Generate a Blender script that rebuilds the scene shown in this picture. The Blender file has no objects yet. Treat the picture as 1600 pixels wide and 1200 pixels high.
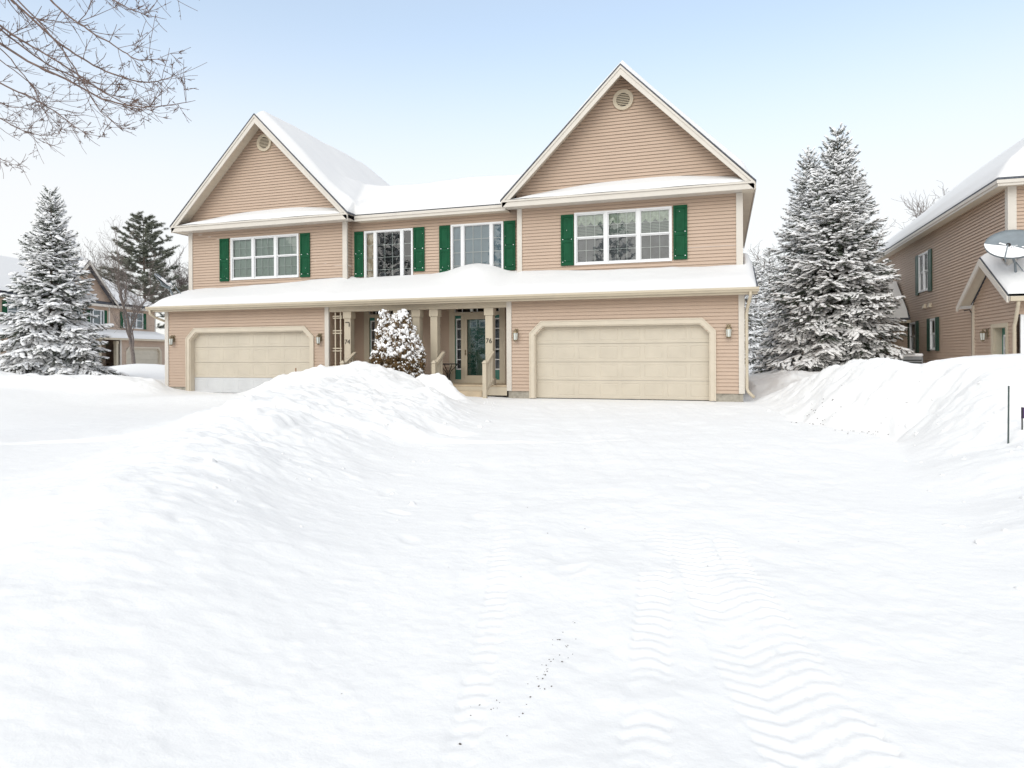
import bpy, math, random
import numpy as np
from mathutils import Vector, Matrix

# ------------------------------------------------------------------ scene, camera, sky, sun
SC = bpy.context.scene
COL = SC.collection
random.seed(5)
F_PX, YAW, ROLL = 1040.0, math.radians(17.6), math.radians(-0.25)
cam_d = bpy.data.cameras.new('camera')
cam = bpy.data.objects.new('camera', cam_d); COL.objects.link(cam)
cam_d.sensor_width = 36; cam_d.lens = 36 * F_PX / 1600
cam_d.shift_y = -45 / 1600
cam_d.clip_start = 0.05; cam_d.clip_end = 5000
fw = Vector((-math.sin(YAW), math.cos(YAW), 0)); rt = Vector((math.cos(YAW), math.sin(YAW), 0)); up = Vector((0, 0, 1))
rx = rt * math.cos(ROLL) + up * math.sin(ROLL)
ux = -rt * math.sin(ROLL) + up * math.cos(ROLL)
M = Matrix((rx, ux, -fw)).transposed().to_4x4(); M.translation = Vector((0, -18.5, 1.24))
cam.matrix_world = M
SC.camera = cam

SUN_EL, SUN_AZ = math.radians(32), math.radians(184)     # azimuth clockwise from +Y: behind and left of the camera
W = bpy.data.worlds.new('World'); SC.world = W; W.use_nodes = True
nt = W.node_tree; nt.nodes.clear()
sky = nt.nodes.new('ShaderNodeTexSky'); sky.sky_type = 'NISHITA'; sky.sun_disc = False
sky.sun_elevation = SUN_EL; sky.sun_rotation = SUN_AZ
sky.air_density = 1.0; sky.dust_density = 1.0; sky.ozone_density = 1.0
VEIL = (3.5, 3.44, 3.40)
bg = nt.nodes.new('ShaderNodeBackground'); bg.inputs['Strength'].default_value = 0.15
wo = nt.nodes.new('ShaderNodeOutputWorld')
# thin high overcast: the blue pales to white towards the horizon
tcw = nt.nodes.new('ShaderNodeTexCoord'); sxyz = nt.nodes.new('ShaderNodeSeparateXYZ'); nt.links.new(tcw.outputs['Generated'], sxyz.inputs[0])
rmp = nt.nodes.new('ShaderNodeValToRGB'); rmp.color_ramp.interpolation = 'EASE'
rmp.color_ramp.elements[0].position = 0.17; rmp.color_ramp.elements[0].color = (0.92, 0.92, 0.92, 1)
rmp.color_ramp.elements[1].position = 0.47; rmp.color_ramp.elements[1].color = (0.36, 0.36, 0.36, 1)
for _p, _c in ((0.62, 0.45), (0.85, 0.85)):
    _e = rmp.color_ramp.elements.new(_p); _e.color = (_c, _c, _c, 1)
nt.links.new(sxyz.outputs['Z'], rmp.inputs['Fac'])
mixw = nt.nodes.new('ShaderNodeMixRGB'); mixw.inputs['Color2'].default_value = (*VEIL, 1)
nt.links.new(rmp.outputs['Color'], mixw.inputs['Fac']); tint = nt.nodes.new('ShaderNodeMixRGB'); tint.blend_type = 'MULTIPLY'; tint.inputs['Fac'].default_value = 1; tint.inputs['Color2'].default_value = (0.90, 1.0, 0.955, 1)
nt.links.new(sky.outputs[0], tint.inputs['Color1']); nt.links.new(tint.outputs[0], mixw.inputs['Color1']); nt.links.new(mixw.outputs[0], bg.inputs['Color']); nt.links.new(bg.outputs[0], wo.inputs['Surface'])
sun_d = bpy.data.lights.new('sun', 'SUN'); sun_d.energy = 0.95; sun_d.angle = math.radians(75); sun_d.color = (1, 0.95, 0.88)
sun = bpy.data.objects.new('sun', sun_d); COL.objects.link(sun)
sd = Vector((math.sin(SUN_AZ) * math.cos(SUN_EL), math.cos(SUN_AZ) * math.cos(SUN_EL), math.sin(SUN_EL)))
sun.rotation_euler = sd.to_track_quat('Z', 'Y').to_euler()
SC.view_settings.view_transform = 'Standard'; SC.view_settings.look = 'None'
SC.view_settings.exposure = 0.92; SC.view_settings.gamma = 1.0

# ------------------------------------------------------------------ materials
MATS = {}
def mat(name, col, rough=0.6, var=0.0, vscale=8.0, bump=0.0, bscale=40.0, spec=0.4, metal=0.0, stretch=None, streak=0.0):
    m = bpy.data.materials.new(name); m.use_nodes = True
    n = m.node_tree; L = n.links
    b = n.nodes['Principled BSDF']
    b.inputs['Base Color'].default_value = (*col, 1); b.inputs['Roughness'].default_value = rough
    b.inputs['Specular IOR Level'].default_value = spec; b.inputs['Metallic'].default_value = metal
    tc = n.nodes.new('ShaderNodeTexCoord'); src = tc.outputs['Object']
    if stretch:
        mp = n.nodes.new('ShaderNodeMapping'); mp.inputs['Scale'].default_value = stretch
        L.new(src, mp.inputs['Vector']); src = mp.outputs[0]
    if var:
        t = n.nodes.new('ShaderNodeTexNoise'); t.inputs['Scale'].default_value = vscale; t.inputs['Detail'].default_value = 6
        L.new(src, t.inputs['Vector'])
        r = n.nodes.new('ShaderNodeValToRGB')
        r.color_ramp.elements[0].position = 0.3; r.color_ramp.elements[1].position = 0.7
        r.color_ramp.elements[0].color = (*[c * (1 - var) for c in col], 1)
        r.color_ramp.elements[1].color = (*[min(1, c * (1 + var)) for c in col], 1)
        L.new(t.outputs['Fac'], r.inputs['Fac']); L.new(r.outputs['Color'], b.inputs['Base Color'])
    if bump:
        t2 = n.nodes.new('ShaderNodeTexNoise'); t2.inputs['Scale'].default_value = bscale; t2.inputs['Detail'].default_value = 8
        L.new(tc.outputs['Object'], t2.inputs['Vector'])
        bp = n.nodes.new('ShaderNodeBump'); bp.inputs['Strength'].default_value = bump; bp.inputs['Distance'].default_value = 0.02
        L.new(t2.outputs['Fac'], bp.inputs['Height']); L.new(bp.outputs[0], b.inputs['Normal'])
    MATS[name] = m
    return m
def glass_mat(name, ior, tint):
    m = bpy.data.materials.new(name); m.use_nodes = True
    n = m.node_tree; n.nodes.clear(); L = n.links
    tr = n.nodes.new('ShaderNodeBsdfTransparent'); tr.inputs[0].default_value = (*tint, 1)
    gl = n.nodes.new('ShaderNodeBsdfGlossy'); gl.inputs['Roughness'].default_value = 0.01
    fr = n.nodes.new('ShaderNodeFresnel'); fr.inputs['IOR'].default_value = ior
    nz = n.nodes.new('ShaderNodeTexNoise'); nz.inputs['Scale'].default_value = 1.6
    tc = n.nodes.new('ShaderNodeTexCoord'); L.new(tc.outputs['Object'], nz.inputs['Vector'])
    bp = n.nodes.new('ShaderNodeBump'); bp.inputs['Strength'].default_value = 0.06; bp.inputs['Distance'].default_value = 0.05
    L.new(nz.outputs['Fac'], bp.inputs['Height']); L.new(bp.outputs[0], gl.inputs['Normal'])
    mx = n.nodes.new('ShaderNodeMixShader'); o = n.nodes.new('ShaderNodeOutputMaterial')
    L.new(fr.outputs[0], mx.inputs[0]); L.new(tr.outputs[0], mx.inputs[1]); L.new(gl.outputs[0], mx.inputs[2])
    L.new(mx.outputs[0], o.inputs[0]); MATS[name] = m
    return m
mat('siding', (0.475, 0.356, 0.272), 0.6, 0.035, 1.1, 0.03, 60, 0.3)
mat('siding_far', (0.47, 0.35, 0.27), 0.7, 0.07, 1.3)
mat('trim', (0.56, 0.49, 0.39), 0.5, 0.04, 3)
mat('trim_tan', (0.50, 0.43, 0.325), 0.5, 0.05, 3)
mat('trim_pale', (0.58, 0.535, 0.475), 0.5, 0.03, 3)
mat('soffit', (0.58, 0.51, 0.41), 0.6, 0.04, 4)
mat('garage_paint', (0.52, 0.46, 0.37), 0.5, 0.05, 2, 0.04, 90)
mat('panel_white', (0.55, 0.55, 0.55), 0.5, 0.04, 3)
mat('white_paint', (0.70, 0.70, 0.70), 0.45, 0.02, 4)
mat('shutter_green', (0.006, 0.066, 0.028), 0.6, 0.15, 5, spec=0.15)
mat('shutter_dark', (0.015, 0.06, 0.04), 0.45, 0.15, 5)
mat('door_green', (0.04, 0.16, 0.125), 0.4, 0.1, 4)
mat('shingle', (0.09, 0.095, 0.11), 0.9, 0.35, 14, 0.4, 40)
mat('concrete', (0.33, 0.30, 0.25), 0.9, 0.25, 9, 0.3, 30)
mat('brass', (0.25, 0.20, 0.13), 0.4, 0.2, 20, metal=0.7)
mat('iron', (0.02, 0.018, 0.017), 0.5, 0.2, 12)
mat('lantern_glass', (0.6, 0.62, 0.58), 0.15)
mat('dish_grey', (0.20, 0.23, 0.25), 0.5, 0.08, 6)
mat('blind', (0.36, 0.42, 0.38), 0.8, 0.06, 3)
mat('curtain_beige', (0.52, 0.41, 0.29), 0.9, 0.12, 6)
mat('reflected_sky_grey', (0.20, 0.28, 0.34), 0.9, 0.08, 2)  # backing colour with the sky's blue-grey reflection painted in
mat('curtain_dark', (0.15, 0.155, 0.17), 0.9, 0.25, 3)
mat('room_dark', (0.02, 0.022, 0.025), 0.9, 0.3, 2)  # dark tone painted for the shade of an unlit interior
mat('valance', (0.45, 0.50, 0.42), 0.9, 0.25, 14)
mat('deck', (0.50, 0.40, 0.28), 0.7, 0.1, 4)
mat('grille_white', (0.55, 0.57, 0.56), 0.5, 0.02, 4)
mat('bark', (0.13, 0.10, 0.08), 0.9, 0.35, 14, 0.5, 30)
mat('bark_grey', (0.17, 0.14, 0.125), 0.9, 0.3, 14, 0.5, 30)
mat('twig', (0.15, 0.10, 0.082), 0.9, 0.3, 10)
mat('needles', (0.075, 0.090, 0.066), 0.7, 0.5, 3.0, spec=0.2)
mat('needles_pine', (0.17, 0.18, 0.14), 0.7, 0.5, 2.0, spec=0.2)
mat('cedar', (0.20, 0.13, 0.062), 0.8, 0.55, 6.0, spec=0.2)
mat('litter', (0.13, 0.11, 0.095), 0.9, 0.4, 30)
mat('ac_grey', (0.28, 0.29, 0.30), 0.5, 0.06, 5)
mat('stake_wood', (0.28, 0.15, 0.08), 0.8, 0.2, 20)
mat('stake_green', (0.06, 0.08, 0.075), 0.6, 0.1, 20)
mat('purple', (0.05, 0.02, 0.09), 0.5, 0.2, 20)
mat('number_black', (0.03, 0.025, 0.02), 0.5)
glass_mat('glass', 1.8, (0.93, 0.97, 0.96))
glass_mat('storm_glass', 2.5, (0.80, 0.95, 0.93))
def snow_mat(name, col, b1, s1, b2, s2):
    m = mat(name, col, 0.75, 0, spec=0.25)
    n = m.node_tree; L = n.links; b = n.nodes['Principled BSDF']
    tc = n.nodes.new('ShaderNodeTexCoord'); last = None
    for st, sc, dist in ((b1, s1, 0.06), (b2, s2, 0.012)):
        t = n.nodes.new('ShaderNodeTexNoise'); t.inputs['Scale'].default_value = sc; t.inputs['Detail'].default_value = 7; t.inputs['Roughness'].default_value = 0.6
        L.new(tc.outputs['Object'], t.inputs['Vector'])
        p = n.nodes.new('ShaderNodeBump'); p.inputs['Strength'].default_value = st; p.inputs['Distance'].default_value = dist
        L.new(t.outputs['Fac'], p.inputs['Height'])
        if last: L.new(last, p.inputs['Normal'])
        last = p.outputs[0]
    L.new(last, b.inputs['Normal'])
    return m
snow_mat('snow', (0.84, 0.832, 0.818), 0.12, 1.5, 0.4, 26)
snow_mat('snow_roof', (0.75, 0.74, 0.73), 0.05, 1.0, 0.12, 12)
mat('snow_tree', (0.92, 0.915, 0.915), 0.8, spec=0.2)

# ------------------------------------------------------------------ helpers
ORG = {}
class MB:
    def __init__(s): s.v = []; s.f = []; s.m = []; s.cm = 0
    def face(s, pts, m=None):
        i = len(s.v); s.v += [tuple(p) for p in pts]; s.f.append(list(range(i, i + len(pts)))); s.m.append(s.cm if m is None else m)
    def box(s, x0, x1, y0, y1, z0, z1):
        i = len(s.v)
        s.v += [(x, y, z) for z in (z0, z1) for y in (y0, y1) for x in (x0, x1)]
        for q in ((0, 2, 3, 1), (4, 5, 7, 6), (0, 1, 5, 4), (1, 3, 7, 5), (3, 2, 6, 7), (2, 0, 4, 6)):
            s.f.append([i + k for k in q]); s.m.append(s.cm)
        return s
    def mbox(s, fr, s0, s1, d0, d1, z0, z1):
        """box in a wall frame: fr(s, z, d)"""
        i = len(s.v)
        s.v += [fr(a, z, d) for z in (z0, z1) for d in (d0, d1) for a in (s0, s1)]
        for q in ((0, 2, 3, 1), (4, 5, 7, 6), (0, 1, 5, 4), (1, 3, 7, 5), (3, 2, 6, 7), (2, 0, 4, 6)):
            s.f.append([i + k for k in q]); s.m.append(s.cm)
        return s
    def prism(s, a, b):
        """closed prism between two matching polygons"""
        n = len(a); i = len(s.v); s.v += [tuple(p) for p in a] + [tuple(p) for p in b]
        s.f.append(list(range(i, i + n))[::-1]); s.f.append(list(range(i + n, i + 2 * n))); s.m += [s.cm, s.cm]
        for k in range(n):
            s.f.append([i + k, i + (k + 1) % n, i + n + (k + 1) % n, i + n + k]); s.m.append(s.cm)
        return s
    def tube(s, pts, rads, n=8, cap=True):
        pts = [Vector(p) for p in pts]; i = len(s.v)
        if not hasattr(rads, '__len__'): rads = [rads] * len(pts)
        ref = None
        for k, p in enumerate(pts):
            t = (pts[min(k + 1, len(pts) - 1)] - pts[max(k - 1, 0)]).normalized()
            if ref is None: ref = t.orthogonal().normalized()
            ref = (ref - t * ref.dot(t)).normalized(); bi = t.cross(ref)
            for j in range(n):
                a = 2 * math.pi * j / n
                s.v.append(tuple(p + (ref * math.cos(a) + bi * math.sin(a)) * rads[k]))
        for k in range(len(pts) - 1):
            for j in range(n):
                s.f.append([i + k * n + j, i + k * n + (j + 1) % n, i + (k + 1) * n + (j + 1) % n, i + (k + 1) * n + j]); s.m.append(s.cm)
        if cap:
            s.f.append([i + j for j in range(n)][::-1]); s.f.append([i + (len(pts) - 1) * n + j for j in range(n)]); s.m += [s.cm, s.cm]
        return s
    def lathe(s, c, prof, n=16):
        i = len(s.v)
        for r, z in prof:
            for j in range(n):
                a = 2 * math.pi * j / n; s.v.append((c[0] + r * math.cos(a), c[1] + r * math.sin(a), c[2] + z))
        for k in range(len(prof) - 1):
            for j in range(n):
                s.f.append([i + k * n + j, i + k * n + (j + 1) % n, i + (k + 1) * n + (j + 1) % n, i + (k + 1) * n + j]); s.m.append(s.cm)
        s.f.append([i + j for j in range(n)][::-1]); s.f.append([i + (len(prof) - 1) * n + j for j in range(n)]); s.m += [s.cm, s.cm]
        return s
    def weld(s):
        d = {}; re = []; nv = []
        for v in s.v:
            k = (round(v[0], 5), round(v[1], 5), round(v[2], 5))
            if k not in d: d[k] = len(nv); nv.append(v)
            re.append(d[k])
        f2, m2 = [], []
        for f, m in zip(s.f, s.m):
            g = []
            for i in f:
                if not g or re[i] != g[-1]: g.append(re[i])
            if len(g) > 2 and g[0] == g[-1]: g.pop()
            if len(g) > 2 and len(set(g)) == len(g): f2.append(g); m2.append(m)
        s.v, s.f, s.m = nv, f2, m2
    def build(s, name, mats, parent=None, smooth=False, bevel=0):
        if smooth: s.weld()
        org = ORG.get(parent.name, (0, 0, 0)) if parent else (0, 0, 0)
        me = bpy.data.meshes.new(name)
        me.from_pydata([(v[0] - org[0], v[1] - org[1], v[2] - org[2]) for v in s.v], [], s.f)
        if not isinstance(mats, (list, tuple)): mats = [mats]
        for k in mats: me.materials.append(MATS[k])
        me.polygons.foreach_set('material_index', s.m)
        if smooth: me.polygons.foreach_set('use_smooth', [True] * len(s.f))
        me.update()
        o = bpy.data.objects.new(name, me); COL.objects.link(o)
        if parent: o.parent = parent; ORG[o.name] = org
        if bevel:
            md = o.modifiers.new('bevel', 'BEVEL'); md.width = bevel; md.segments = 2; md.limit_method = 'ANGLE'; md.angle_limit = 0.7
        return o
def npmesh(name, v, faces_list, mats, parent=None, smooth=False, midx=None, org=(0, 0, 0)):
    """mesh from numpy arrays; faces_list = list of (n,k) index arrays"""
    me = bpy.data.meshes.new(name); v = np.asarray(v, np.float32) - np.array(org, np.float32)
    me.vertices.add(len(v)); me.vertices.foreach_set('co', v.ravel())
    tot = np.concatenate([np.full(len(f), f.shape[1], np.int32) for f in faces_list])
    idx = np.concatenate([f.ravel() for f in faces_list]).astype(np.int32)
    me.loops.add(len(idx)); me.loops.foreach_set('vertex_index', idx)
    me.polygons.add(len(tot)); me.polygons.foreach_set('loop_start', np.concatenate([[0], np.cumsum(tot)[:-1]]).astype(np.int32))
    for k in (mats if isinstance(mats, (list, tuple)) else [mats]): me.materials.append(MATS[k])
    if midx is not None: me.polygons.foreach_set('material_index', midx)
    me.polygons.foreach_set('use_smooth', np.full(len(tot), smooth, bool))
    me.update(calc_edges=True); me.validate()
    o = bpy.data.objects.new(name, me); COL.objects.link(o)
    if parent: o.parent = parent
    return o
def tag(o, label, cat=None, group=None, kind=None):
    if label: o['label'] = label
    if cat: o['category'] = cat
    if group: o['group'] = group
    if kind: o['kind'] = kind
    return o
def thing(name, loc, label, cat, group=None, rz=0):
    o = bpy.data.objects.new(name, None); COL.objects.link(o); o.empty_display_size = 0.3
    o.location = loc; o.rotation_euler = (0, 0, rz); ORG[o.name] = tuple(loc) if not rz else (0, 0, 0)
    return tag(o, label, cat, group)
def copy_tree(o, parent=None):
    c = o.copy(); COL.objects.link(c)
    if parent: c.parent = parent
    for ch in list(o.children): copy_tree(ch, c)
    return c

def clip_intervals(a, b, ops):
    out = [(a, b)]
    for o0, o1 in ops:
        nx = []
        for p, q in out:
            if o1 <= p or o0 >= q: nx.append((p, q)); continue
            if o0 > p: nx.append((p, o0))
            if o1 < q: nx.append((o1, q))
        out = nx
    return out
def siding(mb, fr, poly, ops=(), h=0.098, z_start=None):
    """clapboards over a convex outline poly [(s,z)] minus rectangular openings, in wall frame fr(s,z,d)"""
    zs = [p[1] for p in poly]; z0, z1 = min(zs), max(zs)
    def span(z):
        xs = []
        n = len(poly)
        for k in range(n):
            (sa, za), (sb, zb) = poly[k], poly[(k + 1) % n]
            if abs(za - zb) < 1e-9:
                if abs(za - z) < 1e-6: xs += [sa, sb]
            elif min(za, zb) - 1e-6 <= z <= max(za, zb) + 1e-6:
                xs.append(sa + (sb - sa) * (z - za) / (zb - za))
        return min(xs), max(xs)
    z = z0
    brk = sorted({p[1] for p in poly} | {z0 + h * k for k in range(int((z1 - z0) / h) + 2)})
    brk = [b for b in brk if z0 - 1e-6 <= b <= z1 + 1e-6]
    for za, zb in zip(brk[:-1], brk[1:]):
        if zb - za < 0.004: continue
        l0, r0 = span(za + 1e-5); l1, r1 = span(zb - 1e-5); zm = (za + zb) / 2
        oo = [(o[0], o[1]) for o in ops if o[2] < zm < o[3]]
        base = z0 + h * math.floor((za - z0) / h + 1e-4)
        d0 = 0.027 - 0.026 * (za - base) / h; d1 = 0.027 - 0.026 * (zb - base) / h
        for a, b in clip_intervals(min(l0, l1), max(r0, r1), oo):
            a0 = max(a, l0); a1 = max(a, l1); b0 = min(b, r0); b1 = min(b, r1)
            if b0 - a0 < 1e-3 and b1 - a1 < 1e-3: continue
            mb.face([fr(a0, za, d0), fr(b0, za, d0), fr(b1, zb, d1), fr(a1, zb, d1)])
            if abs(za - base) < 1e-3:
                mb.face([fr(a0, za + .012, 0.0), fr(b0, za + .012, 0.0), fr(b0, za, d0), fr(a0, za, d0)])
def frame_y(y):            # wall facing -Y: s = x, d outward = -y
    return lambda s, z, d: (s, y - d, z)
def frame_yb(y):           # wall facing +Y
    return lambda s, z, d: (-s, y + d, z)
def frame_xm(x):           # wall facing -X: s = -y so that s grows to the viewer's right
    return lambda s, z, d: (x - d, -s, z)
def frame_xp(x):           # wall facing +X: s = y
    return lambda s, z, d: (x + d, s, z)

# ------------------------------------------------------------------ windows, shutters, doors, lanterns
def window(parent, fr, s0, s1, z0, z1, units, label=None, backing='blind', casing=0.055, mull=0.10, thin=0.015, deep=0.1):
    """units: list of (width weight, kind, cols, rows) with kind 'sash' (double hung) or 'fixed'; backing: name or list per unit"""
    mb = MB(); c = casing; fr0 = fr; fr = lambda s, z, d: fr0(s, z, d + .018)
    mb.mbox(fr, s0, s1, -deep, 0.04, z1 - c, z1); mb.mbox(fr, s0, s1, -deep, 0.042, z0, z0 + c)
    mb.mbox(fr, s0, s0 + c, -deep, 0.038, z0 + c, z1 - c); mb.mbox(fr, s1 - c, s1, -deep, 0.038, z0 + c, z1 - c)
    tot = sum(u[0] for u in units); iw = (s1 - s0 - 2 * c) - mull * (len(units) - 1)
    x = s0 + c; panes = MB(); grid = MB(); backs = {}
    for k, (w, kind, nc, nr) in enumerate(units):
        a, b = x, x + iw * w / tot
        if k < len(units) - 1: mb.mbox(fr, b, b + mull, -deep, 0.036, z0 + c, z1 - c)
        x = b + mull
        za, zb = z0 + c, z1 - c; st = 0.03 if kind == 'sash' else 0.018
        if kind == 'sash':
            zm = (za + zb) / 2
            rows = [(zm + 0.02, zb, 0.0), (za, zm + 0.02, -0.022)]
        else: rows = [(za, zb, 0.0)]
        for p, q, d in rows:
            mb.mbox(fr, a, b, d - 0.03, d + 0.012, q - st, q - 0.002); mb.mbox(fr, a, b, d - 0.03, d + 0.012, p + 0.002, p + st + 0.01)
            mb.mbox(fr, a + 0.001, a + st, d - 0.03, d + 0.01, p + st + 0.01, q - st); mb.mbox(fr, b - st, b - 0.001, d - 0.03, d + 0.01, p + st + 0.01, q - st)
            A, B, P, Q = a + st, b - st, p + st + 0.01, q - st
            panes.face([fr(A, P, d - 0.005), fr(B, P, d - 0.005), fr(B, Q, d - 0.005), fr(A, Q, d - 0.005)])
            rr = nr if kind == 'fixed' else nr // 2
            for i in range(1, nc):
                xx = A + (B - A) * i / nc; grid.mbox(fr, xx - thin / 2, xx + thin / 2, d - 0.016, d - 0.008, P, Q)
            for i in range(1, rr):
                zz = P + (Q - P) * i / rr; grid.mbox(fr, A, B, d - 0.0155, d - 0.0075, zz - thin / 2, zz + thin / 2)
        bk = backing[k] if isinstance(backing, list) else backing
        m2 = backs.setdefault(bk, MB())
        if bk == 'valance':           # scalloped valance over venetian blinds above, dark curtain below
            zm = (za + zb) / 2
            m2.cm = 2
            m2.face([fr(a, za, -0.098), fr(b, za, -0.098), fr(b, zb, -0.098), fr(a, zb, -0.098)])
            m2.cm = 1
            for i in range(int((zb - zm) / 0.045)):
                zz = zb - 0.045 * i - 0.02
                m2.face([fr(a, zz - 0.012, -0.075), fr(b, zz - 0.012, -0.075), fr(b, zz + 0.014, -0.09), fr(a, zz + 0.014, -0.09)])
            m2.cm = 0
            N = 36
            for i in range(N):
                t0, t1 = i / N, (i + 1) / N
                f = lambda t: zb - 0.24 - 0.13 * abs(math.sin(t * math.pi * 3 + 1.57)) ** 1.2
                m2.face([fr(a + (b - a) * t0, f(t0), -0.065 - 0.008 * (i % 2)), fr(a + (b - a) * t1, f(t1), -0.065 - 0.008 * ((i + 1) % 2)), fr(a + (b - a) * t1, zb, -0.065 - 0.008 * ((i + 1) % 2)), fr(a + (b - a) * t0, zb, -0.065 - 0.008 * (i % 2))])
        else:
            N = 14
            for i in range(N):        # backing sheet: folds for the beige cloth, flat for the others
                t0, t1 = i / N, (i + 1) / N
                dd = lambda j: -0.085 - (0.004 if bk == 'curtain_beige' else 0.0) * (j % 2)
                m2.face([fr(a + (b - a) * t0, za, dd(i)), fr(a + (b - a) * t1, za, dd(i + 1)), fr(a + (b - a) * t1, zb, dd(i + 1)), fr(a + (b - a) * t0, zb, dd(i))])
    o = mb.build('window', 'white_paint', parent)
    if label: o['label'] = label
    panes.build('pane', 'glass', o)
    if grid.f: grid.build('window_grille', 'grille_white', o)
    for bk, m2 in backs.items():
        if bk == 'valance': m2.build('curtain', ['valance', 'blind', 'curtain_dark'], o)
        else: m2.build('curtain', bk, o)
    return o
def shutter(parent, fr, s0, s1, z0, z1, m='shutter_green', snow=True, rnd=random.Random(3)):
    mb = MB(); fr0 = fr; fr = lambda s, z, d: fr0(s, z, d + .022); st = 0.055; zm = z0 + (z1 - z0) * 0.48
    mb.mbox(fr, s0, s1, 0.012, 0.03, z0 + 0.001, z1 - 0.001)
    mb.mbox(fr, s0, s0 + st, 0.03, 0.045, z0, z1); mb.mbox(fr, s1 - st, s1, 0.03, 0.045, z0, z1)
    for a, b in ((z0, z0 + 0.1), (zm - 0.045, zm + 0.045), (z1 - 0.075, z1)): mb.mbox(fr, s0 + st, s1 - st, 0.03, 0.044, a, b)
    for a, b in ((z0 + 0.1, zm - 0.045), (zm + 0.045, z1 - 0.075)):
        g = 0.03; i = len(mb.v)
        o4 = [(s0 + st + .008, a + .008), (s1 - st - .008, a + .008), (s1 - st - .008, b - .008), (s0 + st + .008, b - .008)]
        i4 = [(s0 + st + g, a + g), (s1 - st - g, a + g), (s1 - st - g, b - g), (s0 + st + g, b - g)]
        O = [fr(p, z, 0.0305) for p, z in o4]; I = [fr(p, z, 0.041) for p, z in i4]
        mb.face(I)
        for k in range(4): mb.face([O[k], O[(k + 1) % 4], I[(k + 1) % 4], I[k]])
    o = mb.build('shutter', m, parent)
    if snow:
        for zz in (z0 + 0.1, zm + 0.045):
            for a in (s0 + st - 0.01, s1 - st - 0.02):
                w = rnd.uniform(0.3, 0.9)
                if w > .42: MB().mbox(fr, a, a + .034 * w, 0.031, 0.05, zz, zz + 0.022 * w).build('snow_speck', 'snow_tree', o)
        for k in range(2):
            a = rnd.uniform(s0 + .03, s1 - .05); zz = rnd.uniform(z0 + .1, z1 - .1); r = rnd.uniform(.006, .011)
            MB().mbox(fr, a, a + r, 0.04, 0.055, zz, zz + r * 1.2).build('snow_speck', 'snow_tree', o)
    return o
def ring_prism(mb, fr, outer, inner, d0, d1):
    """frame between two matching open polylines (outer, inner) in wall coordinates"""
    for k in range(len(outer) - 1):
        q = [outer[k], outer[k + 1], inner[k + 1], inner[k]]
        mb.prism([fr(s, z, d0) for s, z in q], [fr(s, z, d1) for s, z in q])
def garage_door(parent, fr, s0, s1, z0, z1, ch, white_row=False, label=None):
    """chamfered opening s0..s1, panelled door set back, with its frame"""
    fm = MB(); t = 0.115
    inner = [(s0, z0), (s0, z1 - ch), (s0 + ch, z1), (s1 - ch, z1), (s1, z1 - ch), (s1, z0)]
    k = t * math.tan(math.radians(22.5))
    outer = [(s0 - t, z0), (s0 - t, z1 - ch + k), (s0 + ch - k, z1 + t), (s1 - ch + k, z1 + t), (s1 + t, z1 - ch + k), (s1 + t, z0)]
    ring_prism(fm, fr, outer, inner, -0.02, 0.045)
    e = 0.028
    out2 = [(s + (e if i > 2 else -e) * (1 if i in (0, 1, 4, 5) else 0.3), z + (e if 1 < i < 4 else (e * .4 if i in (1, 4) else 0))) for i, (s, z) in enumerate(outer)]
    ring_prism(fm, fr, out2, outer, -0.02, 0.06)
    inn2 = [(s0 + .03, z0), (s0 + .03, z1 - ch - .012), (s0 + ch + .012, z1 - .03), (s1 - ch - .012, z1 - .03), (s1 - .03, z1 - ch - .012), (s1 - .03, z0)]
    ring_prism(fm, fr, inner, inn2, -0.2, 0.02)
    fo = fm.build('garage_door_frame', 'trim', parent)
    d = MB(); rows, cols = 4, 8; H = (z1 - z0) / rows; Wd = (s1 - s0 + 0.1) / cols; D = -0.17
    for r in range(rows):
        a, b = z0 + H * r + 0.004, z0 + H * (r + 1) - 0.004
        d.cm = 1 if (white_row and r == 0) else 0
        d.mbox(fr, s0 - 0.05, s1 + 0.05, D - 0.03, D - 0.006, a, b)
        for c in range(cols):
            p, q = s0 - 0.05 + Wd * c, s0 - 0.05 + Wd * (c + 1); gx, gz = 0.055, 0.075
            R = [[(p, a), (q, a), (q, b), (p, b)], [(p + gx, a + gz), (q - gx, a + gz), (q - gx, b - gz), (p + gx, b - gz)],
                 [(p + gx + .014, a + gz + .014), (q - gx - .014, a + gz + .014), (q - gx - .014, b - gz - .014), (p + gx + .014, b - gz - .014)],
                 [(p + gx + .034, a + gz + .034), (q - gx - .034, a + gz + .034), (q - gx - .034, b - gz - .034), (p + gx + .034, b - gz - .034)]]
            dep = [0, 0, -0.009, -0.001]
            P = [[fr(s, z, D + dep[i]) for s, z in R[i]] for i in range(4)]
            for i in range(3):
                for j in range(4): d.face([P[i][j], P[i][(j + 1) % 4], P[i + 1][(j + 1) % 4], P[i + 1][j]])
            d.face(P[3])
    o = d.build('garage_door', ['garage_paint', 'panel_white'], parent)
    if label: o['label'] = label
    wz = MB(); wz.mbox(fr, s0, s1, D - 0.01, D + 0.012, z0 - 0.03, z0 + 0.004); wz.build('weather_seal', 'iron', o)
    return o
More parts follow.
